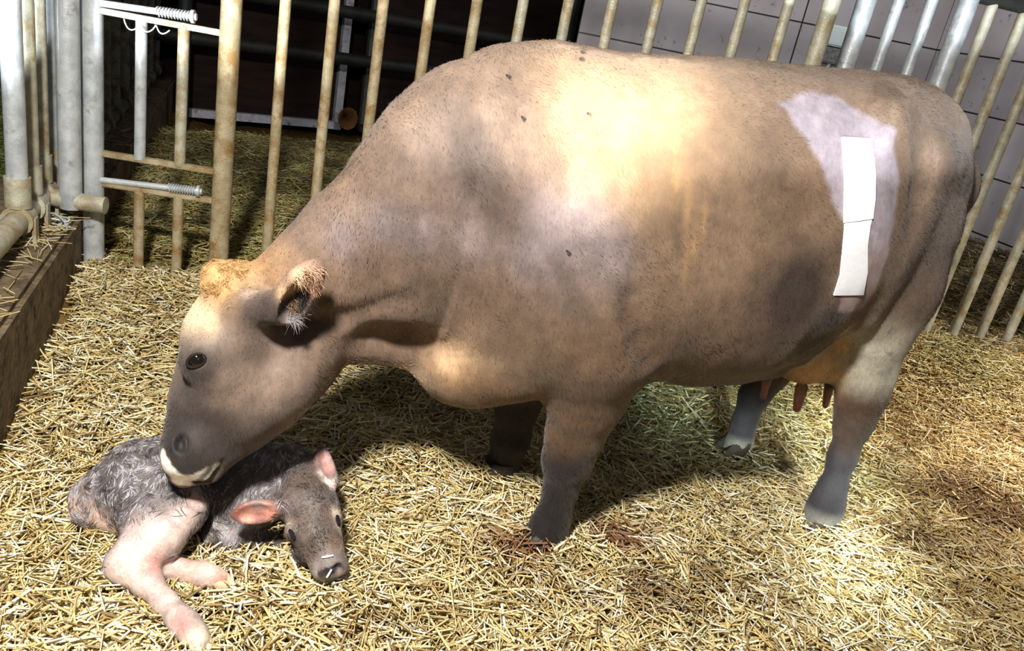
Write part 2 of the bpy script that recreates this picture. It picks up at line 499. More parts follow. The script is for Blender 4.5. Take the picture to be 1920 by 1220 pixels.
# dark double doors at the far end of the neighbouring pen
DP = gnd(380, 215, .12); DD = np.array([.80, .60, 0]); DN = np.array([DD[1], -DD[0], 0])
M_DARK = noisy('dark_boards', rgb(30, 22, 20), rgb(48, 36, 32), scale=3, rough=.85, bump=.3, stretch=(1, 1, 6), spec=.15)
M_ALU = noisy('aluminium', rgb(170, 172, 185), rgb(205, 206, 214), scale=20, rough=.5, metal=.2, bump=.1, c3=rgb(90, 86, 80), t3=.64)
M_BLACK = noisy('black_metal', rgb(24, 24, 22), rgb(44, 46, 42), scale=12, rough=.6, metal=.1, bump=.2)


def DX(px, py, off=0.0): return on_plane(px, py, DP + DN * off, DN)


def door(name, px0, px1, ref_y, frame_l, frame_r, bottom_mat):
    p, q = DX(px0, ref_y), DX(px1, ref_y); p[2] = q[2] = 0; d = DD; ln = (q - p) @ d
    mb = MB(); mb.box((p + q) / 2 + Z3 * 1.45 - DN * .03, d, DN, Z3, (ln / 2, .03, 1.35)); o = tag(mb.build(name, M_DARK), kind='structure')
    fm = MB(); fm.box((p + q) / 2 + Z3 * .135 + DN * .025, d, DN, Z3, (ln / 2, .03, .033)); fm.build('bottom_rail', bottom_mat, o)
    if frame_l is not None: fm = MB(); fm.box(p + d * .035 + Z3 * 1.4 + DN * .025, d, DN, Z3, (.035, .03, 1.3)); fm.build('edge_profile', frame_l, o)
    if frame_r is not None: fm = MB(); fm.box(q - d * .035 + Z3 * 1.4 + DN * .025, d, DN, Z3, (.035, .03, 1.3)); fm.build('edge_profile', frame_r, o)
    return o


door('door_1', 352, 640, 190, None, M_ALU, M_ALU)
door('door_2', 676, 1100, 190, noisy('grey_profile', rgb(70, 72, 66), rgb(100, 102, 94), rough=.6), None, M_BLACK)
mb = MB(); p = DX(300, 190) ; q = DX(1180, 100); p[2] = q[2] = 0
mb.box((p + q) / 2 - DN * .35 + Z3 * 1.4, DD, DN, Z3, (np.linalg.norm(q - p) / 2 + .6, .05, 1.5)); tag(mb.build('wall_rear', M_DARK), kind='structure')

t = empty('pipe_rail', DX(400, 200, .35) * (1, 1, 0), 'pair of dark horizontal pipes on posts in front of the black doors', 'rail')
for (x0, y0, x1, y1) in ((380, 72, 780, 130), (545, 8, 960, 72)):
    p, q = DX(x0, y0, .35), DX(x1, y1, .35); z = (p[2] + q[2]) / 2; p = p - DD * 1.6; q = q + DD * 1.5; p[2] = q[2] = z
    MB().tube([p, q], .05).build('pipe', M_BLACK, t)
for px in (345, 1062):
    p = DX(px, 90, .38); p[2] = 0; MB().tube([p + Z3 * .05, p + Z3 * 2.3], .05).build('post', M_BLACK, t)
# bristly brown disc at the foot of the pale door edge
p = DX(652, 222, .10); P = []; 
th = rng.random(900) * 6.283; rr_ = np.sqrt(rng.random(900)); 
base = p[None] + (rr_ * .055 * np.cos(th))[:, None] * DD + (rr_ * .06 * np.sin(th))[:, None] * Z3
dirs = DN[None] * .8 + (rr_ * np.cos(th))[:, None] * DD + (rr_ * np.sin(th))[:, None] * Z3; dirs /= np.linalg.norm(dirs, axis=1, keepdims=True)
o = strands('round_brush', base - DN * .03, dirs, .055, .003, np.tile(lin((150, 105, 60)), (900, 1)) * (.6 + .8 * rng.random((900, 1))), attr_mat('bristle', .9))
tag(o, 'small round brown bristly brush head low beside the pale door edge', 'brush')

# white box on the tiled wall
p = CAM + ray(1566, 84) * ((CORNER[1] - .07) / ray(1566, 84)[1])
t = empty('switch_box', p, 'pale plastic box fixed to the tiled wall above the back of the cow', 'switch box')
M_PLAST = noisy('pale_plastic', rgb(205, 222, 222), rgb(225, 238, 236), bump=.05, rough=.4)
MB().box(p + Z3 * .07, X3, Y3, Z3, (.095, .05, .085)).build('cover', M_PLAST, t, bevel=.012)
MB().box(p + Z3 * -.09, X3, Y3, Z3, (.10, .045, .065)).build('housing', noisy('grey_plastic', rgb(90, 92, 90), rgb(150, 150, 146), scale=30, bump=.3), t, bevel=.012)
MB().tube([p + np.array([.0, .0, -.15]), p + np.array([0, .02, -.75])], .016).build('cable_pipe', M_ALU, t)

# ================================================================== STEELWORK
M_GALV = noisy('galvanised_steel', rgb(150, 146, 128), rgb(196, 192, 172), scale=14, rough=.5, metal=.12, bump=.25, bscale=160, c3=rgb(150, 130, 90), t3=.56, s3=11)
M_GALV2 = noisy('rusty_galvanised_steel', rgb(142, 126, 94), rgb(184, 172, 140), scale=13, rough=.6, metal=.1, bump=.3, bscale=160, c3=rgb(138, 106, 62), t3=.55, s3=14)
M_GALV3 = noisy('clean_galvanised_steel', rgb(160, 165, 168), rgb(205, 210, 212), scale=16, rough=.4, metal=.2, bump=.15, bscale=160, c3=rgb(120, 112, 92), t3=.66)
TOPZ = 2.15


def fpt(x0, y0): p = FA(x0, y0); return np.array([p[0], p[1], 0.0])


# gate leaf at the left, with its spring bolts
p0, p1 = fpt(172.5, 0), fpt(435, 0)
g = empty('barred_gate', p0, 'narrow barred steel gate with two spring bolts beside the concrete kerb', 'gate')
MB().tube([p0 + Z3 * .02, p0 + Z3 * TOPZ], .039, 20).build('post', M_GALV3, g)
MB().tube([p1 + Z3 * .02, p1 + Z3 * TOPZ], .039, 20).build('post', M_GALV2, g)
for (xa, ya, xb, yb) in ((192, 27, 415, 55), (190, 288, 402, 320), (190, 346, 402, 373)):
    a, b = FA(xa, ya), FA(xb, yb); z = (a[2] + b[2]) / 2; a = p0 + Z3 * z; b = p1 + Z3 * z
    MB().box((a + b) / 2, FAD, FAN, Z3, (np.linalg.norm(b - a) / 2 - .03, .016, .011)).build('crossbar', M_GALV if ya < 100 else M_GALV2, g, bevel=.003)
zT, zM, zL = (FA(192, 27)[2] + FA(415, 55)[2]) / 2, (FA(190, 288)[2] + FA(402, 320)[2]) / 2, (FA(190, 346)[2] + FA(402, 373)[2]) / 2
for px, m in ((265.6, M_GALV3), (345.5, M_GALV)):
    b = fpt(px, 40)
    MB().tube([b + Z3 * zM, b + Z3 * zT], .0215).build('bar', m, g)
    MB().tube([b + Z3 * .03, b + Z3 * zL], .0205).build('bar', M_GALV2, g)


def bolt(a, b, spring0, r, lab):
    a, b = np.asarray(a), np.asarray(b); d = b - a; ln = np.linalg.norm(d); d /= ln
    root = MB().tube([a, b], r, 16).build('bolt', M_GALV3, g)
    n = 11; L0 = spring0 * ln; pts = []
    u = np.cross(d, Z3); u /= np.linalg.norm(u); w_ = np.cross(u, d)
    for i in range(n * 12 + 1):
        q = i / 12 * 2 * math.pi; s = L0 + (ln * .94 - L0) * i / (n * 12); pts.append(a + d * s + (r + .004) * (math.cos(q) * u + math.sin(q) * w_))
    MB().tube(pts, .0032, 6).build('spring', M_GALV3, root)
    MB().tube([b - d * .02, b - d * .008], r + .012, 12).build('collar', M_GALV3, root)


up = FAN * .012
bolt(FA(192, 6) + up, FA(371, 32) + up, .58, .0125, 'top')
bolt(FA(192, 336) + up, FA(381, 358) + up, .66, .0125, 'low')

# straight run of bars behind the cow
xs = [536, 628, 719.5, 808, 895.4, 981.7, 1067, 1150, 1234, 1316, 1397.5, 1481]
f1, f2 = fpt(500, 0), fpt(1561, 0)
g2 = empty('bar_fence', f1, 'long steel fence of upright rusty bars standing behind the head and back of the cow', 'fence')
for i, x in enumerate(xs):
    b = fpt(x, 0); MB().tube([b + Z3 * .02, b + Z3 * TOPZ], .0212).build('bar', M_GALV2 if i < 5 else M_GALV, g2)
MB().tube([f2 + Z3 * .02, f2 + Z3 * TOPZ], .034, 18).build('post', M_GALV, g2)
MB().tube([p1 + Z3 * TOPZ + FAD * .05, f2 + Z3 * TOPZ], .03).build('top_rail', M_GALV, g2)
MB().tube([p1 + Z3 * .07 + FAD * .05, f2 + Z3 * .07], .024).build('bottom_rail', M_GALV2, g2)

# second run, further off at the right
def bbase(px): return gnd(px, 625 + .097 * (px - 1728), .22) * (1, 1, 0)


g3 = empty('bar_fence', bbase(1430), 'shorter fence of upright bars at the right in front of the tiled wall', 'fence')
for px in (1481, 1533, 1629, 1683, 1732, 1784, 1834, 1885, 1936, 1988):
    b = bbase(px); MB().tube([b + Z3 * .12, b + Z3 * TOPZ], .025).build('bar', M_GALV3 if px < 1600 else M_GALV, g3)
for px in (1430, 1590):
    b = bbase(px); MB().tube([b + Z3 * .12, b + Z3 * TOPZ], .042, 18).build('post', M_GALV3, g3)
e0, e1 = bbase(1600), bbase(2020)
tz = on_plane(1900, 6, e0, np.array([(e1 - e0)[1], -(e1 - e0)[0], 0]) / np.linalg.norm(e1 - e0))[2]
MB().tube([e0 + Z3 * tz, e1 + Z3 * tz], .035).build('top_rail', M_BLACK, g3)
MB().tube([bbase(1430) + Z3 * 2.12, e0 + Z3 * 2.12], .03).build('top_rail', M_GALV, g3)

# feed barrier along the kerb
RZ, ROFF = .44, -.125
def rail_at_px(x):
    best = min((abs(project(kerb_pt(Y, ROFF, RZ)[None])[0][0] - x), Y) for Y in np.linspace(1.6, 7, 800)); return kerb_pt(best[1], ROFF, RZ)


fb = empty('feed_barrier', kerb_pt(2.2, ROFF, KERB_H), 'galvanised tubular feed barrier standing on the kerb at the left edge', 'feed barrier')
MB().tube([kerb_pt(1.5, ROFF, RZ), kerb_pt(2.98, ROFF, RZ)], .038, 18).build('rail', M_GALV, fb)
for x, m, r in ((36, M_GALV3, .034), (60, M_GALV, .030), (81, M_GALV, .028), (98, M_GALV3, .026)):
    b = rail_at_px(x)
    q = MB().tube([b, b + Z3 * 1.8], r, 16).build('bar', m, fb)
    MB().tube([b - KD * .035, b + KD * .035], .052, 18).build('collar', M_GALV, q)
    MB().tube([b + Z3 * .045, b + Z3 * .15], r + .008, 16).build('sleeve', M_GALV, q)
    MB().box(b + KN * .05 - Z3 * .05, KD, KN, Z3, (.02, .006, .06)).build('bracket', M_GALV, q)
MB().tube([kerb_pt(2.0, ROFF, RZ), kerb_pt(2.06, ROFF, RZ)], .056, 18).build('coupling', M_GALV, fb)
b = on_plane(131, 284, kerb_pt(2.98, ROFF, 0), FAN)
pq = np.array([b[0], b[1], 0])
MB().tube([pq + Z3 * .40, pq + Z3 * 2.2], .040, 18).build('corner_post', M_GALV3, fb)
MB().tube([pq + Z3 * .43 - FAD * .07, pq + Z3 * .43 + FAD * .13], .034, 16).build('stub', M_GALV, fb)

fr = empty('feed_barrier', kerb_pt(3.6, ROFF, KERB_H), 'shadowy feed barrier continuing along the kerb behind the barred gate', 'feed barrier')
M_SHADED = noisy('shaded_steel', rgb(88, 84, 72), rgb(130, 126, 110), scale=12, rough=.6, bump=.25, c3=rgb(60, 48, 34), t3=.55)  # darker copy of the steel, shade of the far pen put into it
MB().tube([kerb_pt(3.2, ROFF, RZ), kerb_pt(7.2, ROFF, RZ)], .036, 16).build('rail', M_SHADED, fr)
for k, Y in enumerate((3.5, 3.75, 4.0, 4.3, 4.6, 4.95, 5.3, 5.7, 6.1, 6.5)):
    b = kerb_pt(Y, ROFF, RZ); q = MB().tube([b, b + Z3 * 1.8], .032, 14).build('bar', M_SHADED, fr)
    MB().tube([b - KD * .03, b + KD * .03], .05, 16).build('collar', M_SHADED, q)

# wire twisted round the foot of the corner post
wb = pq + np.array([.0, -.09, .37]); pts = []
for i in range(90):
    q = i / 90 * 2 * math.pi * 3.2; pts.append(wb + np.array([.055 * math.cos(q) + .006 * math.sin(2.3 * q), -.02 + .02 * math.sin(q * .7), .028 * math.sin(q) + .012 * math.cos(1.7 * q)]))
pts = [wb + np.array([-.11, -.02, .04]), wb + np.array([-.06, -.02, .01])] + pts + [wb + np.array([.0, -.03, -.04]), wb + np.array([-.01, -.04, -.085])]
o = MB().tube(pts, .0036, 6).build('wire_loop', M_GALV3); tag(o, 'twisted loop of pale wire at the foot of the corner post on the kerb', 'wire')
# twine caught on the top crossbar of the gate
a = FA(236, 29) + FAN * .02; pts = []
for i in range(40):
    s = i / 39; pts.append(a + FAD * (.16 * s) + Z3 * (-.012 - .035 * abs(math.sin(s * 9)) * (1 - .3 * s)) + FAN * .01 * math.sin(s * 17))
tag(MB().tube(pts, .0026, 6).build('baling_twine', noisy('white_twine', rgb(220, 220, 205), rgb(240, 240, 228))), 'wisp of white baling twine hanging from the top crossbar of the gate', 'twine')
# teal board in the passage
p = gnd(4, 215, .62)
mb = MB(); mb.box(p + np.array([-.28, .0, .0]), KD, KN, Z3, (.5, .02, .10)); mb.box(p + np.array([-.28, .0, -.18]), KD, KN, Z3, (.46, .018, .09))
tag(mb.build('trough', noisy('teal_plastic', rgb(70, 140, 140), rgb(90, 160, 158), bump=.1, rough=.4)), 'teal plastic trough edge in the passage beyond the left pipes', 'trough')
# ================================================================== THE COW
TH = math.radians(26.03)
M1 = np.array([.148, 2.142, 0.0]); BV = np.array([math.cos(TH), math.sin(TH), 0]); NV = np.array([math.sin(TH), -math.cos(TH), 0])


def loc2w(q):
    q = np.asarray(q, float); return M1 + q[..., 0:1] * BV + q[..., 1:2] * NV + q[..., 2:3] * np.array([0, 0, 1.0])


def w2loc(P):
    q = P - M1; return np.stack([q @ BV, q @ NV, q[..., 2]], -1)


def C(px, py, v=0.0):
    """point on the cow seen at a pixel of the photograph, v metres to her left of the spine"""
    return w2loc(on_plane(px, py, M1 + NV * v, NV))


LAT = np.array([0, 1.0, 0])
cow = SDF((-1.22, -.50, -.03), (1.40, .50, 1.54), .0057)

# trunk: lofted cross sections along the spine  (u, top, bottom, half width, narrowing to the top)
top_px = [(700, 300), (800, 177), (850, 142), (900, 117), (960, 99), (1050, 93), (1150, 97), (1270, 104), (1400, 112), (1550, 125), (1650, 136), (1720, 150)]
tu = np.array([C(x, y)[0] for x, y in top_px]); tw = np.array([C(x, y)[2] for x, y in top_px])
st = np.array([  # u, bottom, half width, taper
    (-.36, .56, .15, .30), (-.22, .50, .23, .36), (-.08, .50, .285, .40), (.10, .535, .325, .34), (.28, .525, .365, .24),
    (.48, .525, .39, .16), (.64, .575, .385, .10), (.80, .68, .35, .04), (.95, .80, .29, .0), (1.06, .90, .24, .0), (1.13, .98, .17, .0)])
U0, U1 = -.34, 1.13


def trunk(P):
    u = np.clip(P[..., 0], U0, U1); T = np.interp(u, tu, tw); T = np.where(u > .95, T - (u - .95) ** 2 * 1.6, T); T = np.where(u < -.2, T - (u + .2) ** 2 * 2.0, T)
    Bm = np.interp(u, st[:, 0], st[:, 1]); b = np.interp(u, st[:, 0], st[:, 2]); tp = np.interp(u, st[:, 0], st[:, 3])
    a = (T - Bm) / 2; c = (T + Bm) / 2; h = (P[..., 2] - c) / a
    ve = np.abs(P[..., 1]) / (1 - tp * np.clip(h, -1.1, 1.1)); e = 2.25
    q = ((ve / b) ** e + np.abs(h) ** e) ** (1 / e); d = (q - 1) * np.minimum(a, b) * .92
    du = np.abs(P[..., 0] - u); return np.where(du > 0, np.sqrt(np.maximum(d, 0) ** 2 + du ** 2) + np.minimum(d, 0), d)


cow.put(trunk, (U0, -.46, .4), (U1, .46, 1.52), .05)
# smooth the loft's piecewise stations
for _ in range(3):
    G = cow.F
    G[1:-1] = .25 * G[:-2] + .5 * G[1:-1] + .25 * G[2:]

# neck
cow.chain([(C(960, 330), .27), (C(895, 312), .218), (C(830, 340), .178)], .10, LAT, .62)
nk = [(C(945, 318), .245), (C(874, 320), .190), (C(762, 390), .132), (C(657, 452), .095), (C(562, 530), .078), (C(490, 577), .070)]
cow.chain(nk, .06, LAT, .72)
cow.chain([(C(940, 440), .26), (C(800, 480), .17), (C(690, 525), .115), (C(590, 580), .085)], .12, LAT, .62)
lk = [(C(910, 560), .17), (C(800, 590), .108), (C(700, 612), .072), (C(620, 625), .068)]
cow.chain(lk, .05, LAT, .62)
# dewlap and brisket
cow.chain([(C(690, 655), .018), (C(760, 662), .022), (C(805, 690), .026), (C(840, 712), .04), (C(900, 705), .055)], .04, LAT, .75)
cow.ell(C(890, 680, .03), (.13, .12, .125), .06)
cow.ell(C(850, 690, .055), (.055, .05, .085), .03)
cow.ell(C(960, 670, .08), (.12, .13, .11), .06)
# shoulder blades, arms
for sd in (1, -1):
    cow.cap((-.10, .165 * sd, 1.18), (-.05, .24 * sd, .80), .08, .14, .16, LAT, .6)
    cow.ell((-.06, .20 * sd, .74), (.16, .11, .18), .07)
near_f = [((.02, .20, .78), .155), (C(1118, 655, .22), .145), (C(1100, 740, .205), .108), (C(1078, 815, .19), .077), (C(1063, 865, .185), .066), (C(1052, 915, .18), .048),
          (C(1040, 960, .178), .045), (C(1030, 990, .176), .054), (C(1024, 1008, .175), .053)]
cow.chain(near_f, .035, LAT, .92)
cow.ell(C(1165, 640, .22), (.075, .075, .11), .05)
far_f = [((.0, -.20, .72), .14), (C(985, 700, -.18), .10), (C(970, 760, -.18), .066), (C(957, 825, -.18), .058), (C(948, 865, -.178), .044), (C(940, 890, -.175), .05), (C(932, 908, -.175), .052)]
cow.chain(far_f, .035, LAT, .92)
# hindquarters
for sd in (1, -1):
    cow.ell(C(1688, 222, .27) * (1, sd, 1), (.045, .035, .045), .11)            # hook bone
    cow.cap((.86, .25 * sd, 1.25), (1.12, .14 * sd, 1.17), .05, .06, .10)   # ridge hook to pin
    cow.ell((1.145, .125 * sd, 1.20), (.06, .055, .07), .07)              # pin bone
    cow.cap((.97, .185 * sd, 1.02), (.96, .20 * sd, .86), .15, .15, .09, LAT, .65)
    cow.cap((.84, .27 * sd, 1.12), (.80, .27 * sd, .82), .05, .04, .08)
near_h = [(C(1700, 440, .20), .155), (C(1672, 545, .215), .125), (C(1648, 625, .22), .100), (C(1628, 700, .225), .082), (C(1612, 750, .225), .072), (C(1600, 795, .228), .057), (C(1580, 855, .23), .045),
          (C(1558, 920, .234), .046), (C(1547, 955, .235), .057), (C(1538, 980, .236), .056)]
cow.chain(near_h, .04, LAT, .8)
cow.ell(C(1646, 737, .225), (.045, .035, .05), .03)
far_h = [((.90, -.20, .88), .13), (C(1500, 620, -.22), .12), (C(1448, 690, -.225), .075), (C(1415, 740, -.23), .056), (C(1396, 790, -.232), .044), (C(1385, 830, -.235), .05), (C(1376, 852, -.236), .054)]
cow.chain(far_h, .04, LAT, .8)
cow.ell(C(1690, 540, .205), (.09, .085, .12), .08)
# tail head and tail
cow.chain([((.95, 0, 1.385), .06), ((1.05, 0, 1.385), .05), ((1.12, 0, 1.34), .042), ((1.17, -.02, 1.22), .032), ((1.15, -.05, 1.0), .028), ((1.08, -.08, .75), .022), ((1.04, -.08, .55), .03)], .05)
# udder and teats
cow.ell(C(1535, 640, .05), (.19, .155, .125), .05)
cow.ell(C(1505, 655, .09), (.12, .09, .10), .05)
for q, v in (((1503, 728), .10), ((1440, 705), -.06), ((1556, 722), -.04)):
    cow.cap(C(q[0], q[1], v), C(q[0] - 9, q[1] + 38, v), .019, .012, .02)
# flank fold and belly milk vein
cow.cap(C(1585, 575, .25), C(1500, 668, .24), .03, .02, .05)
cow.cap(C(1290, 690, .2), C(1450, 690, .2), .03, .03, .06)

def Hd(px, py, v=0.0): return C(px, py, v + .085 * min(1, max(0, (py - 560) / 290)))


# ---- head (axis of the face in the sagittal plane)
cow.chain([(Hd(440, 545), .062), (Hd(437, 612), .083), (Hd(432, 660), .093)], .04, LAT, .95)
cow.chain([(Hd(425, 640), .10), (Hd(402, 740), .088), (Hd(375, 830), .078), (Hd(368, 846), .078)], .04, LAT, .90)
cow.cap(Hd(470, 640), Hd(545, 650), .115, .085, .06, LAT, .84)
cow.cap(Hd(470, 715), Hd(548, 690), .105, .088, .06, LAT, .78)
cow.cap(Hd(430, 770), Hd(490, 740), .085, .085, .06, LAT, .78)
cow.chain([(Hd(570, 685), .066), (Hd(515, 760), .052), (Hd(455, 808), .045), (Hd(418, 834), .036), (Hd(392, 860), .028)], .035, LAT, .9)
for sd in (1, -1):
    cow.chain([(Hd(575, 665, .05 * sd), .045), (Hd(530, 730, .05 * sd), .042), (Hd(470, 775, .045 * sd), .04)], .07)       # jaw muscle
    cow.ell(Hd(452, 622, .085 * sd), (.04, .035, .05), .05)
    e = Hd(383, 668, .098 * sd); cow.ell(e, (.052, .030, .048), .05)                                                  # brow
    cow.ell(Hd(393, 690, .088 * sd), (.05, .03, .03), .04)
    cow.ell(Hd(430, 720, .07 * sd), (.06, .03, .05), .05)                                                                  # cheek ridge
    cow.ell(Hd(358, 842, .05 * sd), (.046, .034, .044), .05)                                                             # nostril wing
    cow.ell(Hd(388, 874, .026 * sd), (.032, .032, .024), .02)
cow.cap(Hd(330, 866, .04), Hd(345, 884, 0), .032, .034, .02); cow.cap(Hd(330, 866, -.04), Hd(345, 884, 0), .032, .034, .02)
cow.cap(Hd(345, 884, .02), Hd(388, 882, .035), .030, .028, .02)
# carved details: eye sockets, nostrils, mouth, crease behind the jaw, neck folds
for sd in (1, -1):
    cow.ell(Hd(368, 676, .132 * sd), (.020, .014, .017), .012, cut=True)
    cow.ell(Hd(339, 834, .078 * sd), (.013, .022, .019), .012, cut=True)
cow.cap(Hd(392, 903, .06), Hd(418, 868, .07), .007, .007, .01, cut=True)
cow.cap(Hd(360, 900, .055), Hd(392, 903, .06), .004, .006, .008, cut=True)

for sd in (1, -1):
    gl = [C(560, 612, .10), C(640, 604, .115), C(760, 566, .15)]
    for a, b in zip(gl[:-1], gl[1:]):
        a = a * (1, sd, 1); b = b * (1, sd, 1); cow.cap(a, b, .006, .004, .05, cut=True)

cow.ell(C(416, 522), (.045, .05, .042), .03)                 # poll

# ears: a thick root tube, then a leaf-shaped cup hollowed on the open side
def ear(root, base, tip, back, R_w):
    root, base, tip = [np.asarray(q, float) for q in (root, base, tip)]; ax = tip - base; ln = np.linalg.norm(ax); ax /= ln
    nz = np.asarray(back, float); nz = nz / np.linalg.norm(nz); nz -= ax * (nz @ ax); nz /= np.linalg.norm(nz); bx = np.cross(nz, ax)
    c = base + ax * ln * .45
    cow.cap(root, base + ax * .03, .040, .040, .035)
    cow.ell(c, (ln * .58, R_w, .030), .02, (ax, bx, nz))
    cow.cap(c + ax * ln * .3, tip, .022, .008, .02, nz, .5)
    cow.ell(c + nz * .030 + ax * .01, (ln * .50, R_w * .80, .036), .008, (ax, bx, nz), cut=True)


VIEW = w2loc(M1 + (CAM - loc2w(C(560, 550, .15))))          # towards the photographer
ear(C(465, 578, .10), C(528, 592, .16), C(592, 496, .20), VIEW / np.linalg.norm(VIEW) + np.array([.45, .1, 0]), .043)
er = C(470, 590, -.10); ear(er, er + np.array([.03, -.05, -.02]), er + np.array([.07, -.17, -.09]), (-.6, -.4, -.5), .045)

# tendon down the back of the thigh, crease in front of it, hollow behind the hook bone
def CS(px, py, off=0.0):
    """skin of the near side under a pixel, found by marching the sight line"""
    d = ray(px, py); d = d / np.linalg.norm(d); t = np.arange(1.0, 4.5, .003); L_ = w2loc(CAM + d * t[:, None]); g = np.round((L_ - cow.lo) / cow.h).astype(int)
    ok = ((g >= 0) & (g < cow.n)).all(1); f = np.full(len(t), 1.0); f[ok] = cow.F[tuple(g[ok].T)]; i = int(np.argmax(f < 0)); return L_[i] + off * np.array([0, 1.0, 0])


for sd in (1, -1):
    cow.cap(C(1738, 425, .22) * (1, sd, 1), C(1640, 600, .255) * (1, sd, 1), .022, .03, .05)
    if sd == 1:
        cl_ = [CS(1710, 185, .012), CS(1730, 225, .016), CS(1736, 290, .018), CS(1728, 350, .020), CS(1716, 430, .026)]
        el_ = [CS(1180, 560, .018), CS(1188, 600, .010), CS(1202, 640, .009), CS(1216, 676, .012)]; th_ = [CS(700, 632, -.006), CS(760, 640, -.006), CS(800, 652, -.004)]
    for a, b in zip(cl_[:-1], cl_[1:]): cow.cap(a * (1, sd, 1), b * (1, sd, 1), .020, .022, .045, cut=True)
    # hollow of the flank, fold behind the upper arm, groove of the throat
    cow.ell(C(1560, 330, .40) * (1, sd, 1), (.10, .055, .13), .10, cut=True)
    for a, b in zip(el_[:-1], el_[1:]): cow.cap(a * (1, sd, 1), b * (1, sd, 1), .014, .014, .045, cut=True)
    for a, b in zip(th_[:-1], th_[1:]): cow.cap(a * (1, sd, 1), b * (1, sd, 1), .016, .016, .08, cut=True)
    cow.cap(C(1502, 640, .30) * (1, sd, 1), C(1545, 600, .32) * (1, sd, 1), .012, .012, .05, cut=True)
Vc, Qc = cow.mesh(2)


def fold_skin(V):
    """skin folds on the neck and shoulder, soft unevenness elsewhere"""
    Nn = cow.normal(V); d = np.zeros(len(V))
    dirn = C(760, 420, .2) - C(690, 270, .2); dirn[1] = 0; dirn /= np.linalg.norm(dirn); per = np.array([-dirn[2], 0, dirn[0]])
    a = V @ dirn; p = V @ per
    for cx, cy, r_, amp in ((760, 330, .16, .0045), (690, 440, .15, .004), (840, 280, .13, .003), (930, 430, .13, .004), (820, 500, .14, .003)):
        w_ = np.exp(-(((V - C(cx, cy, .2)) / (r_, .3, r_)) ** 2).sum(1))
        q = np.stack([p * 16, a * 2.6, V[:, 1] * 1.5], 1); n_ = vnoise(q, 1.0, int(cx)); d += amp * w_ * (1 - np.abs(n_ * 2 - 1) * 2)
    d += .006 * (vnoise(V, 8, 71) - .5) + .0025 * (vnoise(V, 22, 72) - .5)
    return V + Nn * d[:, None]


Vc = fold_skin(Vc)
# ================================================================== THE CALF
def G(px, py, z): return gnd(px, py, z)


calf = SDF((-1.22, 1.24, -.02), (-.18, 2.16, .42), .0052)
# trunk, rump at the left, shoulders at the right
calf.chain([(G(205, 918, .09), .068), (G(262, 893, .11), .088), (G(330, 888, .115), .092), (G(410, 888, .115), .095), (G(480, 900, .11), .092), (G(520, 910, .10), .075)], .05)
calf.ell(G(172, 940, .065), (.05, .055, .055), .04)
calf.ell(G(452, 940, .08), (.10, .085, .085), .05)
# tail stump and buttock
calf.cap(G(150, 925, .08), G(152, 962, .035), .020, .018, .02)
calf.cap(G(175, 958, .045), G(240, 980, .045), .038, .038, .03)
# upper hind leg: thigh, stifle, gaskin, hock, cannon, pastern
calf.chain([(G(262, 908, .13), .080), (G(320, 938, .135), .068), (G(345, 953, .13), .052)], .04)
calf.cap(G(255, 935, .115), G(288, 988, .105), .072, .064, .04)
calf.chain([(G(342, 958, .13), .052), (G(298, 1008, .105), .054), (G(255, 1050, .068), .042), (G(240, 1064, .052), .037)], .03)
calf.cap(G(288, 985, .105), G(234, 1043, .07), .040, .030, .04)
calf.ell(G(220, 1060, .05), (.024, .024, .022), .03)
calf.chain([(G(242, 1062, .052), .038), (G(275, 1090, .042), .032), (G(310, 1130, .034), .024), (G(336, 1158, .032), .026), (G(352, 1174, .032), .028), (G(366, 1190, .028), .022), (G(376, 1204, .024), .022)], .022)
# the other hind leg, only its cannon showing beside the straw
calf.chain([(G(270, 1035, .03), .028), (G(305, 1062, .030), .027), (G(345, 1070, .030), .024), (G(380, 1076, .032), .027), (G(400, 1082, .030), .021), (G(412, 1086, .028), .019)], .022)
# folded front leg under the chest
calf.chain([(G(470, 955, .08), .045), (G(405, 1000, .03), .026), (G(440, 1010, .022), .022), (G(515, 1016, .02), .022)], .03)
# neck and head
calf.chain([(G(500, 890, .125), .078), (G(550, 882, .14), .066), (G(578, 898, .15), .062)], .04)
ch = [(G(574, 920, .155), .066), (G(583, 955, .145), .066), (G(597, 1005, .115), .053), (G(612, 1042, .085), .039), (G(621, 1060, .070), .035)]
calf.chain(ch, .03)
hx = ch[-1][0] - ch[0][0]; hx /= np.linalg.norm(hx)                      # poll to muzzle
up_ = np.array([0, 0, 1.0]); hn = up_ - hx * (up_ @ hx); hn /= np.linalg.norm(hn); hs = np.cross(hn, hx)
if (hs @ np.array([1.0, 0, 0])) < 0: hs = -hs                             # towards the eye on the right


def HP(px, py, z): return G(px, py, z)


for sgn, (ex, ey, ez) in ((1, (627, 972, .145)), (-1, (548, 1000, .125))):
    calf.ell(HP(ex - 4 * sgn, ey - 2, ez), (.026, .026, .022), .02)
calf.ell(G(578, 1030, .06), (.04, .04, .035), .03)                       # jaw
calf.ell(G(604, 1068, .06), (.026, .026, .024), .02); calf.ell(G(634, 1064, .06), (.024, .024, .024), .02)
calf.ell(G(604, 1074, .082), (.010, .012, .010), .01, cut=True); calf.ell(G(633, 1064, .085), (.010, .011, .010), .01, cut=True)
calf.cap(G(596, 1090, .05), G(646, 1082, .05), .004, .004, .01, cut=True)


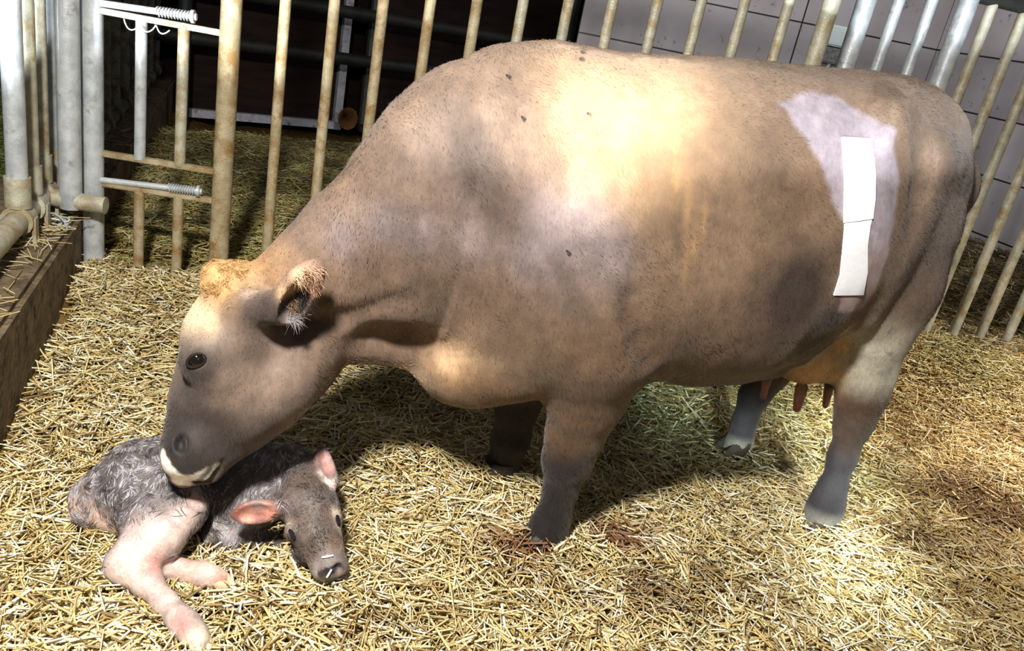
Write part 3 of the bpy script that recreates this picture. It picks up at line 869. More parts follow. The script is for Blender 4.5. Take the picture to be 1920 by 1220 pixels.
def cear(root, base, tip, back, rw, rt=.017):
    root, base, tip = [np.asarray(q, float) for q in (root, base, tip)]; ax = tip - base; ln = np.linalg.norm(ax); ax /= ln
    nz = np.asarray(back, float); nz = nz - ax * (nz @ ax); nz /= np.linalg.norm(nz); bx = np.cross(nz, ax); c = base + ax * ln * .42
    calf.cap(root, base + ax * .02, .024, .022, .02)
    calf.ell(c, (ln * .58, rw, rt), .012, (ax, bx, nz))
    calf.cap(c + ax * ln * .3, tip, .014, .006, .012, nz, .6)
    calf.ell(c + nz * rt * 1.05 + ax * .008, (ln * .48, rw * .78, rt * 1.15), .006, (ax, bx, nz), cut=True)


cear(G(600, 915, .165), G(620, 908, .185), G(600, 838, .235), CAM - G(610, 870, .19) + np.array([1.0, .2, 0]), .027)
cear(G(545, 950, .15), G(515, 955, .175), G(436, 965, .16), CAM - G(470, 965, .12) + np.array([0, -.6, -.8]), .033)
Vk, Qk = calf.mesh(2)
# ================================================================== COATS, EYES, SMALL THINGS
Wc = loc2w(Vc); Qw = Qc[:, ::-1]


from mathutils.bvhtree import BVHTree


def hit(bvh, px, py):
    r = ray(px, py); r = r / np.linalg.norm(r); loc, nor, _, _ = bvh.ray_cast(Vector(CAM), Vector(r)); return (None, None) if loc is None else (np.array(loc), np.array(nor))


cow_bvh = BVHTree.FromPolygons(Wc.tolist(), Qw.tolist()); calf_bvh = BVHTree.FromPolygons(Vk.tolist(), Qk.tolist())


def CH(px, py):
    """spot on the near side of the cow, found by sight, in her own frame"""
    return w2loc(hit(cow_bvh, px, py)[0])


def KH(px, py):
    h_ = hit(calf_bvh, px, py)[0]; return gnd(px, py, .05) if h_ is None else h_


def blob(P, c, r): return np.exp(-(((P - np.asarray(c)) / np.asarray(r)) ** 2).sum(1))


def poly_mask(x, y, poly, soft):
    """soft inside mask of a polygon"""
    poly = np.asarray(poly, float); n = len(poly); ins = np.zeros(len(x), bool); dm = np.full(len(x), 1e9)
    for i in range(n):
        (x0, y0), (x1, y1) = poly[i], poly[(i + 1) % n]
        c = ((y0 > y) != (y1 > y)) & (x < (x1 - x0) * (y - y0) / (y1 - y0 + 1e-12) + x0); ins ^= c
        dx, dy = x1 - x0, y1 - y0; t = np.clip(((x - x0) * dx + (y - y0) * dy) / (dx * dx + dy * dy), 0, 1)
        dm = np.minimum(dm, np.hypot(x - x0 - t * dx, y - y0 - t * dy))
    return sstep(-soft, soft, np.where(ins, dm, -dm))


CLIP = np.array([C(x, y, .33)[[0, 2]] for x, y in ((1527, 214), (1560, 205), (1610, 192), (1650, 208), (1690, 250), (1684, 320), (1668, 380), (1646, 450), (1626, 520), (1612, 566), (1545, 566), (1556, 480), (1563, 420), (1556, 330), (1545, 270))])


def w_neck(P):
    dirn = C(760, 420, .2) - C(690, 270, .2); dirn[1] = 0; dirn /= np.linalg.norm(dirn); per = np.array([-dirn[2], 0, dirn[0]])
    w_ = np.clip(blob(P, C(760, 400, .2), (.30, .4, .30)) + blob(P, C(930, 420, .2), (.2, .4, .25)), 0, 1)
    n_ = vnoise(np.stack([P @ per * 22, P @ dirn * 3.0, P[:, 1] * 2], 1), 1.0, 88); return w_ * (n_ - .5) * 2


def cow_coat():
    P = Vc; u, v, z = P.T; n = len(P)
    N1 = vnoise(P, 9, 1); N2 = vnoise(P, 26, 2); N3 = vnoise(P * (1, 1, .25), 40, 5)
    c = np.tile(lin((107, 87, 69)), (n, 1))
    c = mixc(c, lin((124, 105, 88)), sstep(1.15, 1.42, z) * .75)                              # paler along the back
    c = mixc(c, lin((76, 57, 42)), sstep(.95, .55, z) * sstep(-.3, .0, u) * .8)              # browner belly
    c = mixc(c, lin((106, 88, 75)), sstep(-.15, -.5, u) * .8)                                 # neck
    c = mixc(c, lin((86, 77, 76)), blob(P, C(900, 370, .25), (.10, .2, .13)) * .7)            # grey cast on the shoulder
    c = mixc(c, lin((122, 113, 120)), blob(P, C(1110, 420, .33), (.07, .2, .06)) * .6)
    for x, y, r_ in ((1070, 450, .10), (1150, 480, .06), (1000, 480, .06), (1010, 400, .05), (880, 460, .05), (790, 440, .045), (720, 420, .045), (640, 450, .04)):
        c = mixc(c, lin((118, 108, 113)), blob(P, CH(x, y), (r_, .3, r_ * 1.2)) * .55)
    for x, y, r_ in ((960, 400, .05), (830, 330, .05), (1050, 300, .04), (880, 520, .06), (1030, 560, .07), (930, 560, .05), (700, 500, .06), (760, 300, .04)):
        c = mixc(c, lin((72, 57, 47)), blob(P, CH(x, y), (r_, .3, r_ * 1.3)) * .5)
    for x, y, r_ in ((1290, 385, .012), (1303, 450, .011), (1286, 500, .010), (1268, 330, .012), (1320, 420, .008)):
        c = mixc(c, lin((164, 130, 88)), blob(P, CH(x, y), (r_, .3, r_ * 5)) * .55 * (.4 + N2))                 # ochre stains running down the ribs
    c = mixc(c, lin((46, 37, 33)), np.clip(1.5 * np.maximum.reduce([blob(P, CH(1492, 560), (.09, .3, .13)), blob(P, CH(1520, 640), (.07, .2, .06)), blob(P, CH(1560, 600), (.05, .2, .04))]), 0, 1) * .88)           # dark flank: dark coat, with its shade painted in
    c = mixc(c, lin((98, 74, 58)), blob(P, C(1330, 640, .30), (.30, .2, .10)) * .5)
    c = mixc(c, lin((132, 123, 118)), blob(P, (1.0, .2, 1.15), (.20, .25, .22)) * .7)          # greyer rump
    c = mixc(c, lin((168, 132, 88)), blob(P, (1.08, 0, 1.36), (.14, .13, .10)) * .8)          # tan tail head
    c = mixc(c, lin((96, 82, 74)), blob(P, C(1722, 330, .2), (.035, .12, .16)) * .6)  # crease behind the hook bone, shade painted into the coat
    c = mixc(c, lin((206, 172, 134)), blob(P, C(850, 680, .10), (.055, .09, .085)) * .9)       # pale brisket
    c = mixc(c, lin((160, 122, 78)), blob(P, C(930, 715, .1), (.14, .12, .06)) * .6)
    c = mixc(c, lin((208, 184, 150)), np.maximum(blob(P, C(720, 690), (.14, .05, .022)), blob(P, C(790, 705), (.04, .05, .03))) * .9)
    # hind leg: pale and greyish above the hock, dark below
    hind = sstep(.70, .80, u)
    c = mixc(c, lin((188, 182, 164)), hind * sstep(.86, .70, z) * sstep(.5, .6, z) * .85)
    c = mixc(c, lin((88, 76, 69)), hind * sstep(.50, .42, z) * .9)
    c = mixc(c, lin((50, 49, 56)), hind * sstep(.38, .26, z) * .93)
    c = mixc(c, lin((150, 148, 140)), hind * sstep(.11, .06, z) * .8)
    # front legs
    fore = sstep(.35, .25, u) * sstep(-.45, -.3, u)
    c = mixc(c, lin((98, 74, 53)), fore * sstep(.62, .5, z) * .8)
    front_of = sstep(.035, -.03, u - (.05 * z))
    c = mixc(c, lin((36, 32, 33)), fore * sstep(.42, .30, z) * (.86 + .13 * front_of))
    c = mixc(c, lin((180, 152, 132)), blob(P, C(1098, 866, .19), (.025, .06, .04)) * .9)
    # udder and teats
    ud = blob(P, C(1530, 668, .05), (.15, .2, .10)) * sstep(.66, .58, z)
    c = mixc(c, lin((212, 168, 112)), np.clip(ud * 1.9, 0, 1) * sstep(.27, .2, np.abs(v)) * sstep(.93, .83, u))
    for q, vv in (((1503, 728), .10), ((1440, 705), -.06), ((1556, 722), -.04)):
        c = mixc(c, lin((186, 130, 120)), np.clip(2 * blob(P, C(q[0] - 4, q[1] + 22, vv), (.028, .028, .035)), 0, 1))
    for x, y, r_ in ((1545, 682, .045), (1570, 650, .035), (1583, 622, .025), (1510, 702, .035), (1560, 700, .03)):
        c = mixc(c, lin((198, 160, 114)), np.clip(1.3 * blob(P, CH(x, y), (r_,) * 3), 0, 1) * .9)
    # clipped patch round the wound
    poly = CLIP
    pm = poly_mask(u + (N2 - .5) * .016, z + (N2 - .5) * .016, poly, .010) * sstep(.08, .16, v)
    c = mixc(c, lin((150, 140, 148)), pm * .94); c = mixc(c, lin((150, 127, 117)), pm * sstep(1.08, .98, z) * .8)
    # head
    hd = sstep(-.70, -.80, u)
    Q = lambda x, y, vv=0.0: Hd(x, y, vv)
    c = mixc(c, lin((104, 89, 80)), hd * .8)
    c = mixc(c, lin((66, 58, 56)), np.clip(blob(P, Q(385, 770), (.10, .16, .075)) + blob(P, Q(345, 800), (.10, .16, .07)), 0, 1) * .85)
    c = mixc(c, lin((30, 27, 28)), np.clip(1.5 * blob(P, Q(355, 845, .0), (.075, .15, .055)), 0, 1) * .97)
    c = mixc(c, lin((52, 46, 44)), np.clip(blob(P, Q(440, 838), (.09, .12, .035)) * 1.2, 0, 1) * .7)
    for sd in (1, -1):
        c = mixc(c, lin((66, 60, 58)), blob(P, Q(368, 690, .11 * sd), (.05, .05, .045)) * .85)
        c = mixc(c, lin((80, 72, 68)), blob(P, Q(348, 640, .09 * sd), (.04, .06, .045)) * .6)
        c = mixc(c, lin((134, 116, 104)), blob(P, Q(420, 700, .10 * sd), (.03, .06, .05)) * .7)
    # white muzzle ring, mirrored to the far side
    ring = np.zeros(n)
    for x, y, r_ in ((305, 852, .016), (309, 868, .019), (317, 884, .022), (330, 894, .023), (346, 898, .023), (362, 897, .022), (378, 892, .022), (392, 884, .020), (403, 876, .016), (335, 903, .022), (352, 905, .020)):
        q = CH(x, y); ring = np.maximum.reduce([ring, blob(P, q, (r_, r_, r_)), blob(P, q * (1, -1, 1), (r_, r_, r_))])
    c = mixc(c, lin((240, 236, 226)), sstep(.30, .55, ring + (N2 - .5) * .04) * .97)
    mouth = [CH(*q) for q in ((366, 906), (374, 900), (382, 893), (389, 885), (394, 877), (399, 868), (408, 862))]
    ml = np.min([np.linalg.norm((P - q) * (1, 1, 1), axis=1) for a, b in zip(mouth[:-1], mouth[1:]) for q in (a, (a + b) / 2)] + [np.linalg.norm(P - mouth[-1], axis=1)], axis=0)
    c = mixc(c, lin((52, 46, 46)), sstep(.013, .004, ml) * .9)
    for q in (CH(341, 832), CH(337, 838), CH(345, 826), Hd(339, 834, .072), Hd(339, 834, .062), Hd(341, 834, .05)):
        c = mixc(c, lin((14, 12, 13)), np.clip(1.5 * np.maximum(blob(P, q, (.0155,) * 3), blob(P, q * (1, -1, 1), (.0155,) * 3)), 0, 1) * .95)
    for (x, y), r_, col, a_ in (((345, 795), .055, (46, 41, 40), .75), ((395, 812), .055, (50, 44, 42), .7), ((440, 805), .05, (62, 54, 50), .6), ((365, 740), .05, (66, 58, 54), .55), ((368, 688), .04, (40, 35, 34), .75), ((345, 650), .035, (58, 51, 49), .7), ((372, 700), .030, (48, 43, 42), .85), ((350, 742), .030, (62, 55, 53), .7), ((395, 655), .028, (84, 74, 70), .6), ((425, 735), .05, (132, 114, 100), .5), ((560, 690), .07, (138, 118, 102), .45), ((600, 720), .03, (86, 72, 64), .6), ((560, 760), .04, (84, 70, 62), .6), ((500, 805), .045, (66, 56, 52), .75), ((440, 845), .035, (54, 47, 45), .8), ((395, 610), .03, (176, 152, 128), .5)):
        q = CH(x, y); c = mixc(c, lin(col), np.clip(1.2 * np.maximum(blob(P, q, (r_,) * 3), blob(P, q * (1, -1, 1), (r_,) * 3)), 0, 1) * a_)
    # forehead, poll
    c = mixc(c, lin((232, 206, 172)), np.clip(1.5 * blob(P, Q(378, 585, .0), (.055, .085, .055)), 0, 1) * .9)
    c = mixc(c, lin((200, 158, 104)), np.clip(1.6 * blob(P, C(415, 518), (.07, .09, .055)), 0, 1) * .92)
    c = mixc(c, lin((172, 130, 84)), blob(P, C(520, 500), (.10, .12, .07)) * .6)
    c = mixc(c, lin((178, 152, 136)), blob(P, C(472, 545, .10), (.03, .04, .022)) * .8)
    # ear: dark back, pink cup with dark hair
    for (x, y), r_, col, a_ in (((480, 580), .045, (74, 62, 57), .8), ((515, 590), .04, (66, 55, 51), .8), ((470, 545), .022, (170, 148, 134), .8), ((585, 515), .026, (200, 152, 128), .95), ((572, 535), .024, (188, 142, 122), .9), ((586, 545), .020, (186, 140, 120), .8), ((552, 575), .022, (44, 40, 44), .95), ((562, 558), .018, (54, 48, 52), .9), ((548, 596), .014, (122, 116, 118), .7), ((540, 545), .020, (210, 172, 136), .85), ((560, 520), .018, (218, 180, 146), .85)):
        c = mixc(c, lin(col), np.clip(1.5 * blob(P, CH(x, y), (r_,) * 3), 0, 1) * a_)
    # fold under the ear, its shade painted dark
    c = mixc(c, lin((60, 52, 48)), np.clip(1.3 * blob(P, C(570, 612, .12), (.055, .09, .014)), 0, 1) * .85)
    # pale and dark streaks along the neck folds
    fd = w_neck(P); c = c * (1 + fd[:, None] * .38)
    # hair swirls and dung specks
    c = c * (.82 + .36 * N1[:, None]) * (.88 + .24 * N3[:, None])
    sp_ = sstep(.80, .86, vnoise(P, 45, 9)) * sstep(.9, .6, z) * sstep(-.2, .1, u) * sstep(.2, .3, v)
    c = mixc(c, lin((60, 44, 32)), sp_ * .6)
    return np.clip(c, 0, 1)


M_COAT = coat_mat('cow_coat', rough=.62, nscale=120, stretch=(1, 1, .3), amt=.13, bump=.2, sheen=.12, spec=.3)
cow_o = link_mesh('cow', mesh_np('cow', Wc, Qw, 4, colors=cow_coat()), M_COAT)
tag(cow_o, 'brown cow standing with lowered head and a white dressing on her flank', 'cow')

M_EYE, N_, L_, B_ = new_mat('eye_dark'); B_.inputs['Base Color'].default_value = rgb(22, 16, 14); B_.inputs['Roughness'].default_value = .08; B_.inputs['Coat Weight'].default_value = .6
M_LID = noisy('eyelid', rgb(20, 17, 16), rgb(32, 28, 26), scale=60, bump=.2, spec=.15)
M_HOOF = noisy('hoof_horn', rgb(38, 32, 28), rgb(74, 62, 50), scale=25, rough=.6, bump=.4, stretch=(1, 1, 5))


def ball(name, c, r, mat, parent, sc=(1, 1, 1), rot=None):
    bm = bmesh.new(); bmesh.ops.create_uvsphere(bm, u_segments=24, v_segments=16, radius=r)
    R = Matrix.Identity(3) if rot is None else rot
    for v in bm.verts: v.co = R @ Vector((v.co.x * sc[0], v.co.y * sc[1], v.co.z * sc[2])) + Vector(c)
    me = bpy.data.meshes.new(name); bm.to_mesh(me); bm.free(); me.polygons.foreach_set('use_smooth', np.ones(len(me.polygons), bool))
    return link_mesh(name, me, mat, parent)


def lid(name, c, out, axis, r, tube, mat, parent, squash):
    """oval rim of an eye"""
    c = np.asarray(c); out = out / np.linalg.norm(out); a = axis - out * (axis @ out); a /= np.linalg.norm(a); b = np.cross(out, a)
    pts = [c + r * math.cos(t) * a + r * squash * math.sin(t) * b for t in np.linspace(0, 2 * math.pi, 29)]
    return MB().tube(pts, tube, 8).build(name, mat, parent)


for sd in (1, -1):
    e = Hd(369, 675, .112 * sd); ew = loc2w(e); outw = loc2w(e + np.array([-.25, sd, .12])) - ew; outw /= np.linalg.norm(outw)
    if sd == 1:
        hp, hn_ = hit(cow_bvh, 369, 675); ew = hp - hn_ * .011; outw = hn_
    ball('eye', ew, .0225, M_EYE, cow_o)
    ax = loc2w(e + np.array([-.4, 0, -.25])) - loc2w(e)
    lid('eyelid', ew + outw * .0150, outw, ax, .0215, .0036, M_LID, cow_o, .62)

# hooves: two claws each
for (px, py, v), fwd in (((1022, 1014, .175), 1), ((932, 905, -.175), 1), ((1536, 986, .236), 1), ((1376, 852, -.236), 1)):
    q = C(px, py, v); q[2] = 0; mb = MB()
    for s_ in (-1, 1):
        n0 = len(mb.v)
        for zz, ln, wd_, off in ((0.0, .062, .030, -.030), (.03, .056, .028, -.018), (.055, .044, .026, -.006), (.075, .034, .022, .0)):
            for k in range(14):
                t = 2 * math.pi * k / 14; cu = math.cos(t)
                pu = q[0] + off + ln * (cu if cu > 0 else cu * 1.15); pv = q[1] + s_ * .029 + wd_ * math.sin(t) * (1 if cu > -.2 else .78)
                mb.v.append(loc2w(np.array([pu, pv, zz])))
        for r_ in range(3):
            for k in range(14):
                a = n0 + r_ * 14; k2 = (k + 1) % 14; mb.f.append((a + k, a + k2, a + 14 + k2, a + 14 + k))
        mb.f.append(tuple(n0 + k for k in range(14))[::-1]); mb.f.append(tuple(n0 + 42 + k for k in range(14)))
    mb.build('hoof', M_HOOF, cow_o)

# curly hair on the poll
def scatter(V, Q, mask, n, seed):
    r = np.random.default_rng(seed); a, b, c_, d = [V[Q[:, i]] for i in range(4)]
    nor = np.cross(c_ - a, d - b); ar = np.linalg.norm(nor, axis=1) * .5; nor /= np.linalg.norm(nor, axis=1, keepdims=True) + 1e-12
    w_ = ar * mask[Q].mean(1); idx = r.choice(len(Q), n, p=w_ / w_.sum()); s, t = r.random((2, n, 1))
    return a[idx] * (1 - s) * (1 - t) + b[idx] * s * (1 - t) + c_[idx] * s * t + d[idx] * (1 - s) * t, nor[idx], Q[idx, 0]


tm = np.clip(1.6 * blob(Vc, C(415, 514), (.055, .06, .04)), 0, 1) ** 2
ph, nh, ih = scatter(Wc, Qw, tm, 7000, 21)
ctr = ph.mean(0); chk = np.sign(((nh * (ph - ctr)).sum(1)).mean()); nh = nh * chk
fl = rng.normal(0, .5, (7000, 3)); cl = np.stack([vnoise(ph, 60, k) - .5 for k in (11, 12, 13)], 1) * 3.0
dh = nh * .5 + cl + fl * .25; dh /= np.linalg.norm(dh, axis=1, keepdims=True)
hc = lin((206, 164, 110))[None] * (.6 + .6 * rng.random((7000, 1)))
strands('poll_hair', ph - nh * .002, dh, rng.uniform(.010, .020, 7000), .0007, hc, attr_mat('poll_hair', .6), cow_o, nseg=3, bend=-nh * .010 + cl * .004)

# long dark and pale hair inside the open ear
ep, en, ec = [], [], []
for (x, y), col in (((562, 560), (40, 36, 38)), ((556, 576), (44, 40, 42)), ((570, 552), (60, 52, 50)), ((550, 594), (150, 142, 140)), ((580, 530), (196, 150, 126)), ((548, 570), (120, 92, 66)), ((560, 520), (214, 178, 144)), ((585, 512), (210, 170, 140))):
    for k in range(130):
        h_, n_ = hit(cow_bvh, x + rng.normal(0, 6), y + rng.normal(0, 6))
        if h_ is not None: ep.append(h_); en.append(n_); ec.append(lin(col) * rng.uniform(.5, 1.4))
ep, en, ec = np.array(ep), np.array(en), np.array(ec); tdir = loc2w(C(590, 560, .2)) - loc2w(C(545, 560, .2)); tdir /= np.linalg.norm(tdir)
dh = en * .35 + tdir * .6 - Z3 * .3 + rng.normal(0, .35, ep.shape); dh /= np.linalg.norm(dh, axis=1, keepdims=True)
strands('ear_hair', ep - en * .001, dh, rng.uniform(.012, .028, len(ep)), .0008, np.clip(ec, 0, 1), attr_mat('ear_hair', .6), cow_o, nseg=3, bend=-Z3[None] * .006 + rng.normal(0, .004, ep.shape))

# short coat: hair lying back and down over the whole body
NS = 150000
ccol = np.zeros((len(Wc), 4), np.float32); cow_o.data.color_attributes['coat'].data.foreach_get('color', cvals := np.zeros(len(Wc) * 4, np.float32)); ccol = cvals.reshape(-1, 4)[:, :3]
bare = 1 - np.clip(1.8 * blob(Vc, Hd(345, 848), (.07, .12, .060)), 0, 1)
sm = bare * np.where(Vc[:, 1] > -.05, 1, .25) * np.where(Vc[:, 0] < -.6, 1.6, 1)
ph, nh, ih = scatter(Wc, Qw, sm, NS, 31); nn = cow.normal(w2loc(ph)); nn = loc2w(nn) - M1; nn /= np.linalg.norm(nn, axis=1, keepdims=True)
lf = np.tile(np.array([.55, .0, -.7]), (NS, 1)) + np.stack([vnoise(ph, 9, k) - .5 for k in (81, 82, 83)], 1) * 1.6
hu = Vc[ih, 0] < -.72; lf[hu] = lf[hu] * .4 + np.array([-.25, 0, -.9])
dh = loc2w(lf) - M1; dh -= nn * (dh * nn).sum(1, keepdims=True); dh /= np.linalg.norm(dh, axis=1, keepdims=True) + 1e-9
dh = dh + nn * rng.uniform(.04, .22, (NS, 1)) + rng.normal(0, .12, (NS, 3)); dh /= np.linalg.norm(dh, axis=1, keepdims=True)
clipped = poly_mask(Vc[ih, 0], Vc[ih, 2], CLIP, .004) * (Vc[ih, 1] > .1)
hl = rng.uniform(.006, .012, NS) * np.where(hu, .7, 1) * (1 - .7 * clipped)
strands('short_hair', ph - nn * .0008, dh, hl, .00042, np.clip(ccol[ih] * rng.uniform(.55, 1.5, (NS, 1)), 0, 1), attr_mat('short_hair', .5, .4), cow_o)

# ------------------------------------------------------------------ white dressing on the flank
M_WHITE = noisy('white_dressing', rgb(240, 241, 244), rgb(250, 250, 252), scale=90, rough=.7, bump=.12, bscale=400)
tdr = None


def strip(left, right, lift, parent):
    left, right = np.array(left, float), np.array(right, float); nu, nv = 14, 60
    def samp(pl, t):
        s = np.linspace(0, 1, len(pl)); return np.array([np.interp(t, s, pl[:, 0]), np.interp(t, s, pl[:, 1])])
    top, bot = [], []
    for j in range(nv + 1):
        L_, R_ = samp(left, j / nv), samp(right, j / nv)
        for i in range(nu + 1):
            q = L_ + (R_ - L_) * i / nu; h_, n_ = hit(cow_bvh, *q); top.append(h_ + n_ * lift); bot.append(h_ - n_ * .004)
    V = np.array(top + bot); n1 = len(top); f = []
    for j in range(nv):
        for i in range(nu):
            a = j * (nu + 1) + i; f.append((a, a + 1, a + nu + 2, a + nu + 1)); f.append((n1 + a, n1 + a + nu + 1, n1 + a + nu + 2, n1 + a + 1))
    rim = [i for i in range(nu + 1)] + [j * (nu + 1) + nu for j in range(1, nv + 1)] + [nv * (nu + 1) + i for i in range(nu - 1, -1, -1)] + [j * (nu + 1) for j in range(nv - 1, 0, -1)]
    for a, b in zip(rim, rim[1:] + rim[:1]): f.append((a, n1 + a, n1 + b, b))
    mb = MB(); mb.v = list(V); mb.f = f
    return mb.build('strip', M_WHITE, parent)


hp, _ = hit(cow_bvh, 1605, 400)
tdr = empty('wound_dressing', hp, 'long white adhesive wound dressing stuck on the clipped flank of the cow', 'dressing')
strip([(1577, 258), (1579, 285), (1582, 330), (1582, 375), (1581, 418)], [(1629, 261), (1635, 290), (1639, 330), (1638, 375), (1634, 410)], .0065, tdr)
strip([(1584, 396), (1582, 430), (1578, 475), (1574, 515), (1562, 553)], [(1637, 398), (1630, 424), (1625, 462), (1625, 510), (1617, 552)], .004, tdr)

# flies on the cow
M_FLY = noisy('fly', rgb(16, 14, 14), rgb(30, 26, 24), bump=0)
spots = [((951, 143), 'single fly low on the front slope of the withers'), ((980, 221), 'fly below the crest of the shoulder, on brown hair'), ((1091, 100), 'fly highest on the white-lit back of the cow'),
         ((1089, 114), 'fly just under the highest one on the back'), ((1064, 471), 'pale-winged fly low behind the shoulder of the cow'), ((1103, 214), 'fly on the yellow-lit upper ribs of the cow')]
for (px, py), lab in spots:
    h_, n_ = hit(cow_bvh, px, py)
    if h_ is None: continue
    tdir = np.cross(n_, Z3); tdir /= np.linalg.norm(tdir); bd = np.cross(n_, tdir); fd = tdir * .8 - bd * .5; fd /= np.linalg.norm(fd); sd_ = np.cross(n_, fd)
    bm = MB(); c0 = h_ + n_ * .0025
    bm.tube([c0 - fd * .0045, c0 - fd * .003, c0, c0 + fd * .003, c0 + fd * .0045], [.0008, .0022, .0026, .002, .0010], 8)
    fo = bm.build('fly', M_FLY); tag(fo, lab, 'fly', 'flies on the cow')
    wg = MB()
    for s_ in (-1, 1):
        a = c0 + n_ * .0022; wg.box(a - fd * .005 + sd_ * .0022 * s_, fd, sd_, n_, (.0042, .0016, .00025))
    wg.build('wings', noisy('fly_wing', rgb(52, 48, 46), rgb(70, 66, 62), bump=0, spec=.2), fo)

# ------------------------------------------------------------------ calf
def calf_coat():
    P = Vk; n = len(P); N1 = vnoise(P, 18, 31); N2 = vnoise(P, 55, 32)
    B = lambda x, y, z, r: blob(P, G(x, y, z), r)
    c = np.tile(lin((104, 97, 97)), (n, 1))
    c = mixc(c, lin((96, 84, 76)), B(215, 860, .15, (.12, .08, .08)) * .7)
    c = mixc(c, lin((222, 192, 176)), np.clip(1.5 * np.maximum(B(150, 945, .06, (.05, .06, .05)), B(210, 985, .045, (.09, .06, .05))), 0, 1) * .85)
    H = lambda x, y, r: blob(P, KH(x, y), (r,) * 3)
    leg = np.maximum.reduce([H(345, 978, .036), H(318, 1003, .045), H(280, 1020, .06), H(245, 1050, .06), H(225, 1070, .05), H(275, 1085, .05), H(305, 1120, .045), H(335, 1155, .04), H(360, 1185, .04), B(350, 1072, .03, (.12, .05, .05)), B(400, 1082, .03, (.06, .05, .05)), H(372, 940, .022)])
    c = mixc(c, lin((218, 194, 185)), np.clip(leg * 1.6, 0, 1) * .95)
    for x, y, r_, col, a_ in ((332, 1160, .022, (200, 130, 122), .6), (345, 1176, .016, (170, 90, 84), .6), (285, 1060, .03, (208, 136, 128), .7), (268, 1072, .02, (206, 140, 134), .6), (350, 1062, .04, (228, 176, 156), .5), (412, 1084, .02, (214, 150, 128), .7), (372, 1195, .025, (224, 206, 180), .8), (240, 1000, .03, (206, 176, 176), .5), (362, 930, .02, (204, 172, 162), .7)):
        c = mixc(c, lin(col), np.clip(1.2 * H(x, y, r_), 0, 1) * a_)
    c = mixc(c, lin((205, 190, 180)), B(410, 1002, .03, (.05, .04, .03)) * .8)
    hd = np.clip(1.6 * np.maximum.reduce([B(578, 925, .17, (.075, .075, .08)), B(590, 985, .14, (.075, .07, .07)), B(605, 1035, .10, (.06, .06, .06))]), 0, 1)
    c = mixc(c, lin((100, 85, 76)), hd * .95)
    c = mixc(c, lin((146, 136, 134)), np.clip(1.3 * np.maximum(H(622, 1052, .03), H(600, 1066, .022)), 0, 1) * .75)
    nose = np.maximum.reduce([H(604, 1076, .013), H(614, 1072, .013), H(624, 1068, .013), H(634, 1060, .012), H(640, 1066, .010)])
    c = mixc(c, lin((26, 24, 28)), sstep(.25, .6, nose) * .96)
    for x, y, r_, col, a_ in ((610, 1086, .014, (150, 130, 122), .7), (640, 1078, .014, (172, 148, 134), .7), (630, 962, .018, (220, 200, 184), .9), (636, 988, .016, (206, 186, 172), .85), (541, 985, .016, (176, 158, 142), .7), (550, 1010, .016, (60, 52, 48), .8), (628, 1015, .025, (140, 112, 92), .5),
                             (470, 958, .03, (178, 112, 94), .95), (450, 966, .025, (150, 84, 70), .9), (498, 958, .03, (186, 126, 108), .95), (490, 970, .018, (120, 62, 52), .7), (460, 974, .016, (206, 160, 140), .8), (482, 946, .02, (150, 132, 128), .8),
                             (606, 860, .022, (206, 156, 148), .95), (612, 880, .022, (198, 146, 138), .95), (620, 905, .022, (238, 220, 212), .9), (604, 885, .012, (232, 214, 206), .9)):
        c = mixc(c, lin(col), np.clip(1.3 * H(x, y, r_), 0, 1) * a_)
    return np.clip(c * (.75 + .5 * N1[:, None]) * (.85 + .3 * N2[:, None]), 0, 1), np.clip(leg * 1.6, 0, 1), hd


kc, kleg, khd = calf_coat()
M_CALF = coat_mat('calf_coat', rough=.45, nscale=150, stretch=(1, 1, 1), amt=.25, bump=.45, sheen=.1, spec=.5)
calf_o = link_mesh('calf', mesh_np('calf', Vk, Qk, 4, colors=kc), M_CALF)
tag(calf_o, 'wet newborn grey calf lying curled in the straw under the muzzle of the cow', 'calf')
for (px, py), sq in (((633, 976), .34), ((548, 1002), .18)):
    h_, n_ = hit(calf_bvh, px, py)
    if h_ is None: continue
    ball('eye', h_ - n_ * .0095, .0112, M_EYE, calf_o)
    lid('eyelid', h_ + n_ * .0008, n_, hx, .0125, .0036, M_LID, calf_o, sq)

M_SOFT = noisy('soft_calf_hoof', rgb(206, 178, 140), rgb(226, 204, 172), scale=40, rough=.5, bump=.3)
for a, b, zz in (((356, 1180), (378, 1208), .022), ((396, 1082), (416, 1088), .026)):
    a, b = G(*a, zz), G(*b, zz); d_ = b - a; d_[2] = -.006; d_ /= np.linalg.norm(d_); s2 = np.cross(d_, Z3); s2 /= np.linalg.norm(s2); mb = MB()
    for k in (-1, 1):
        c0 = b + s2 * .0105 * k - d_ * .012; mb.tube([c0, c0 + d_ * .012, c0 + d_ * .026 - s2 * .002 * k, c0 + d_ * .036 - s2 * .005 * k], [.0155, .0150, .0115, .0045], 12)
    mb.build('hoof', M_SOFT, calf_o)

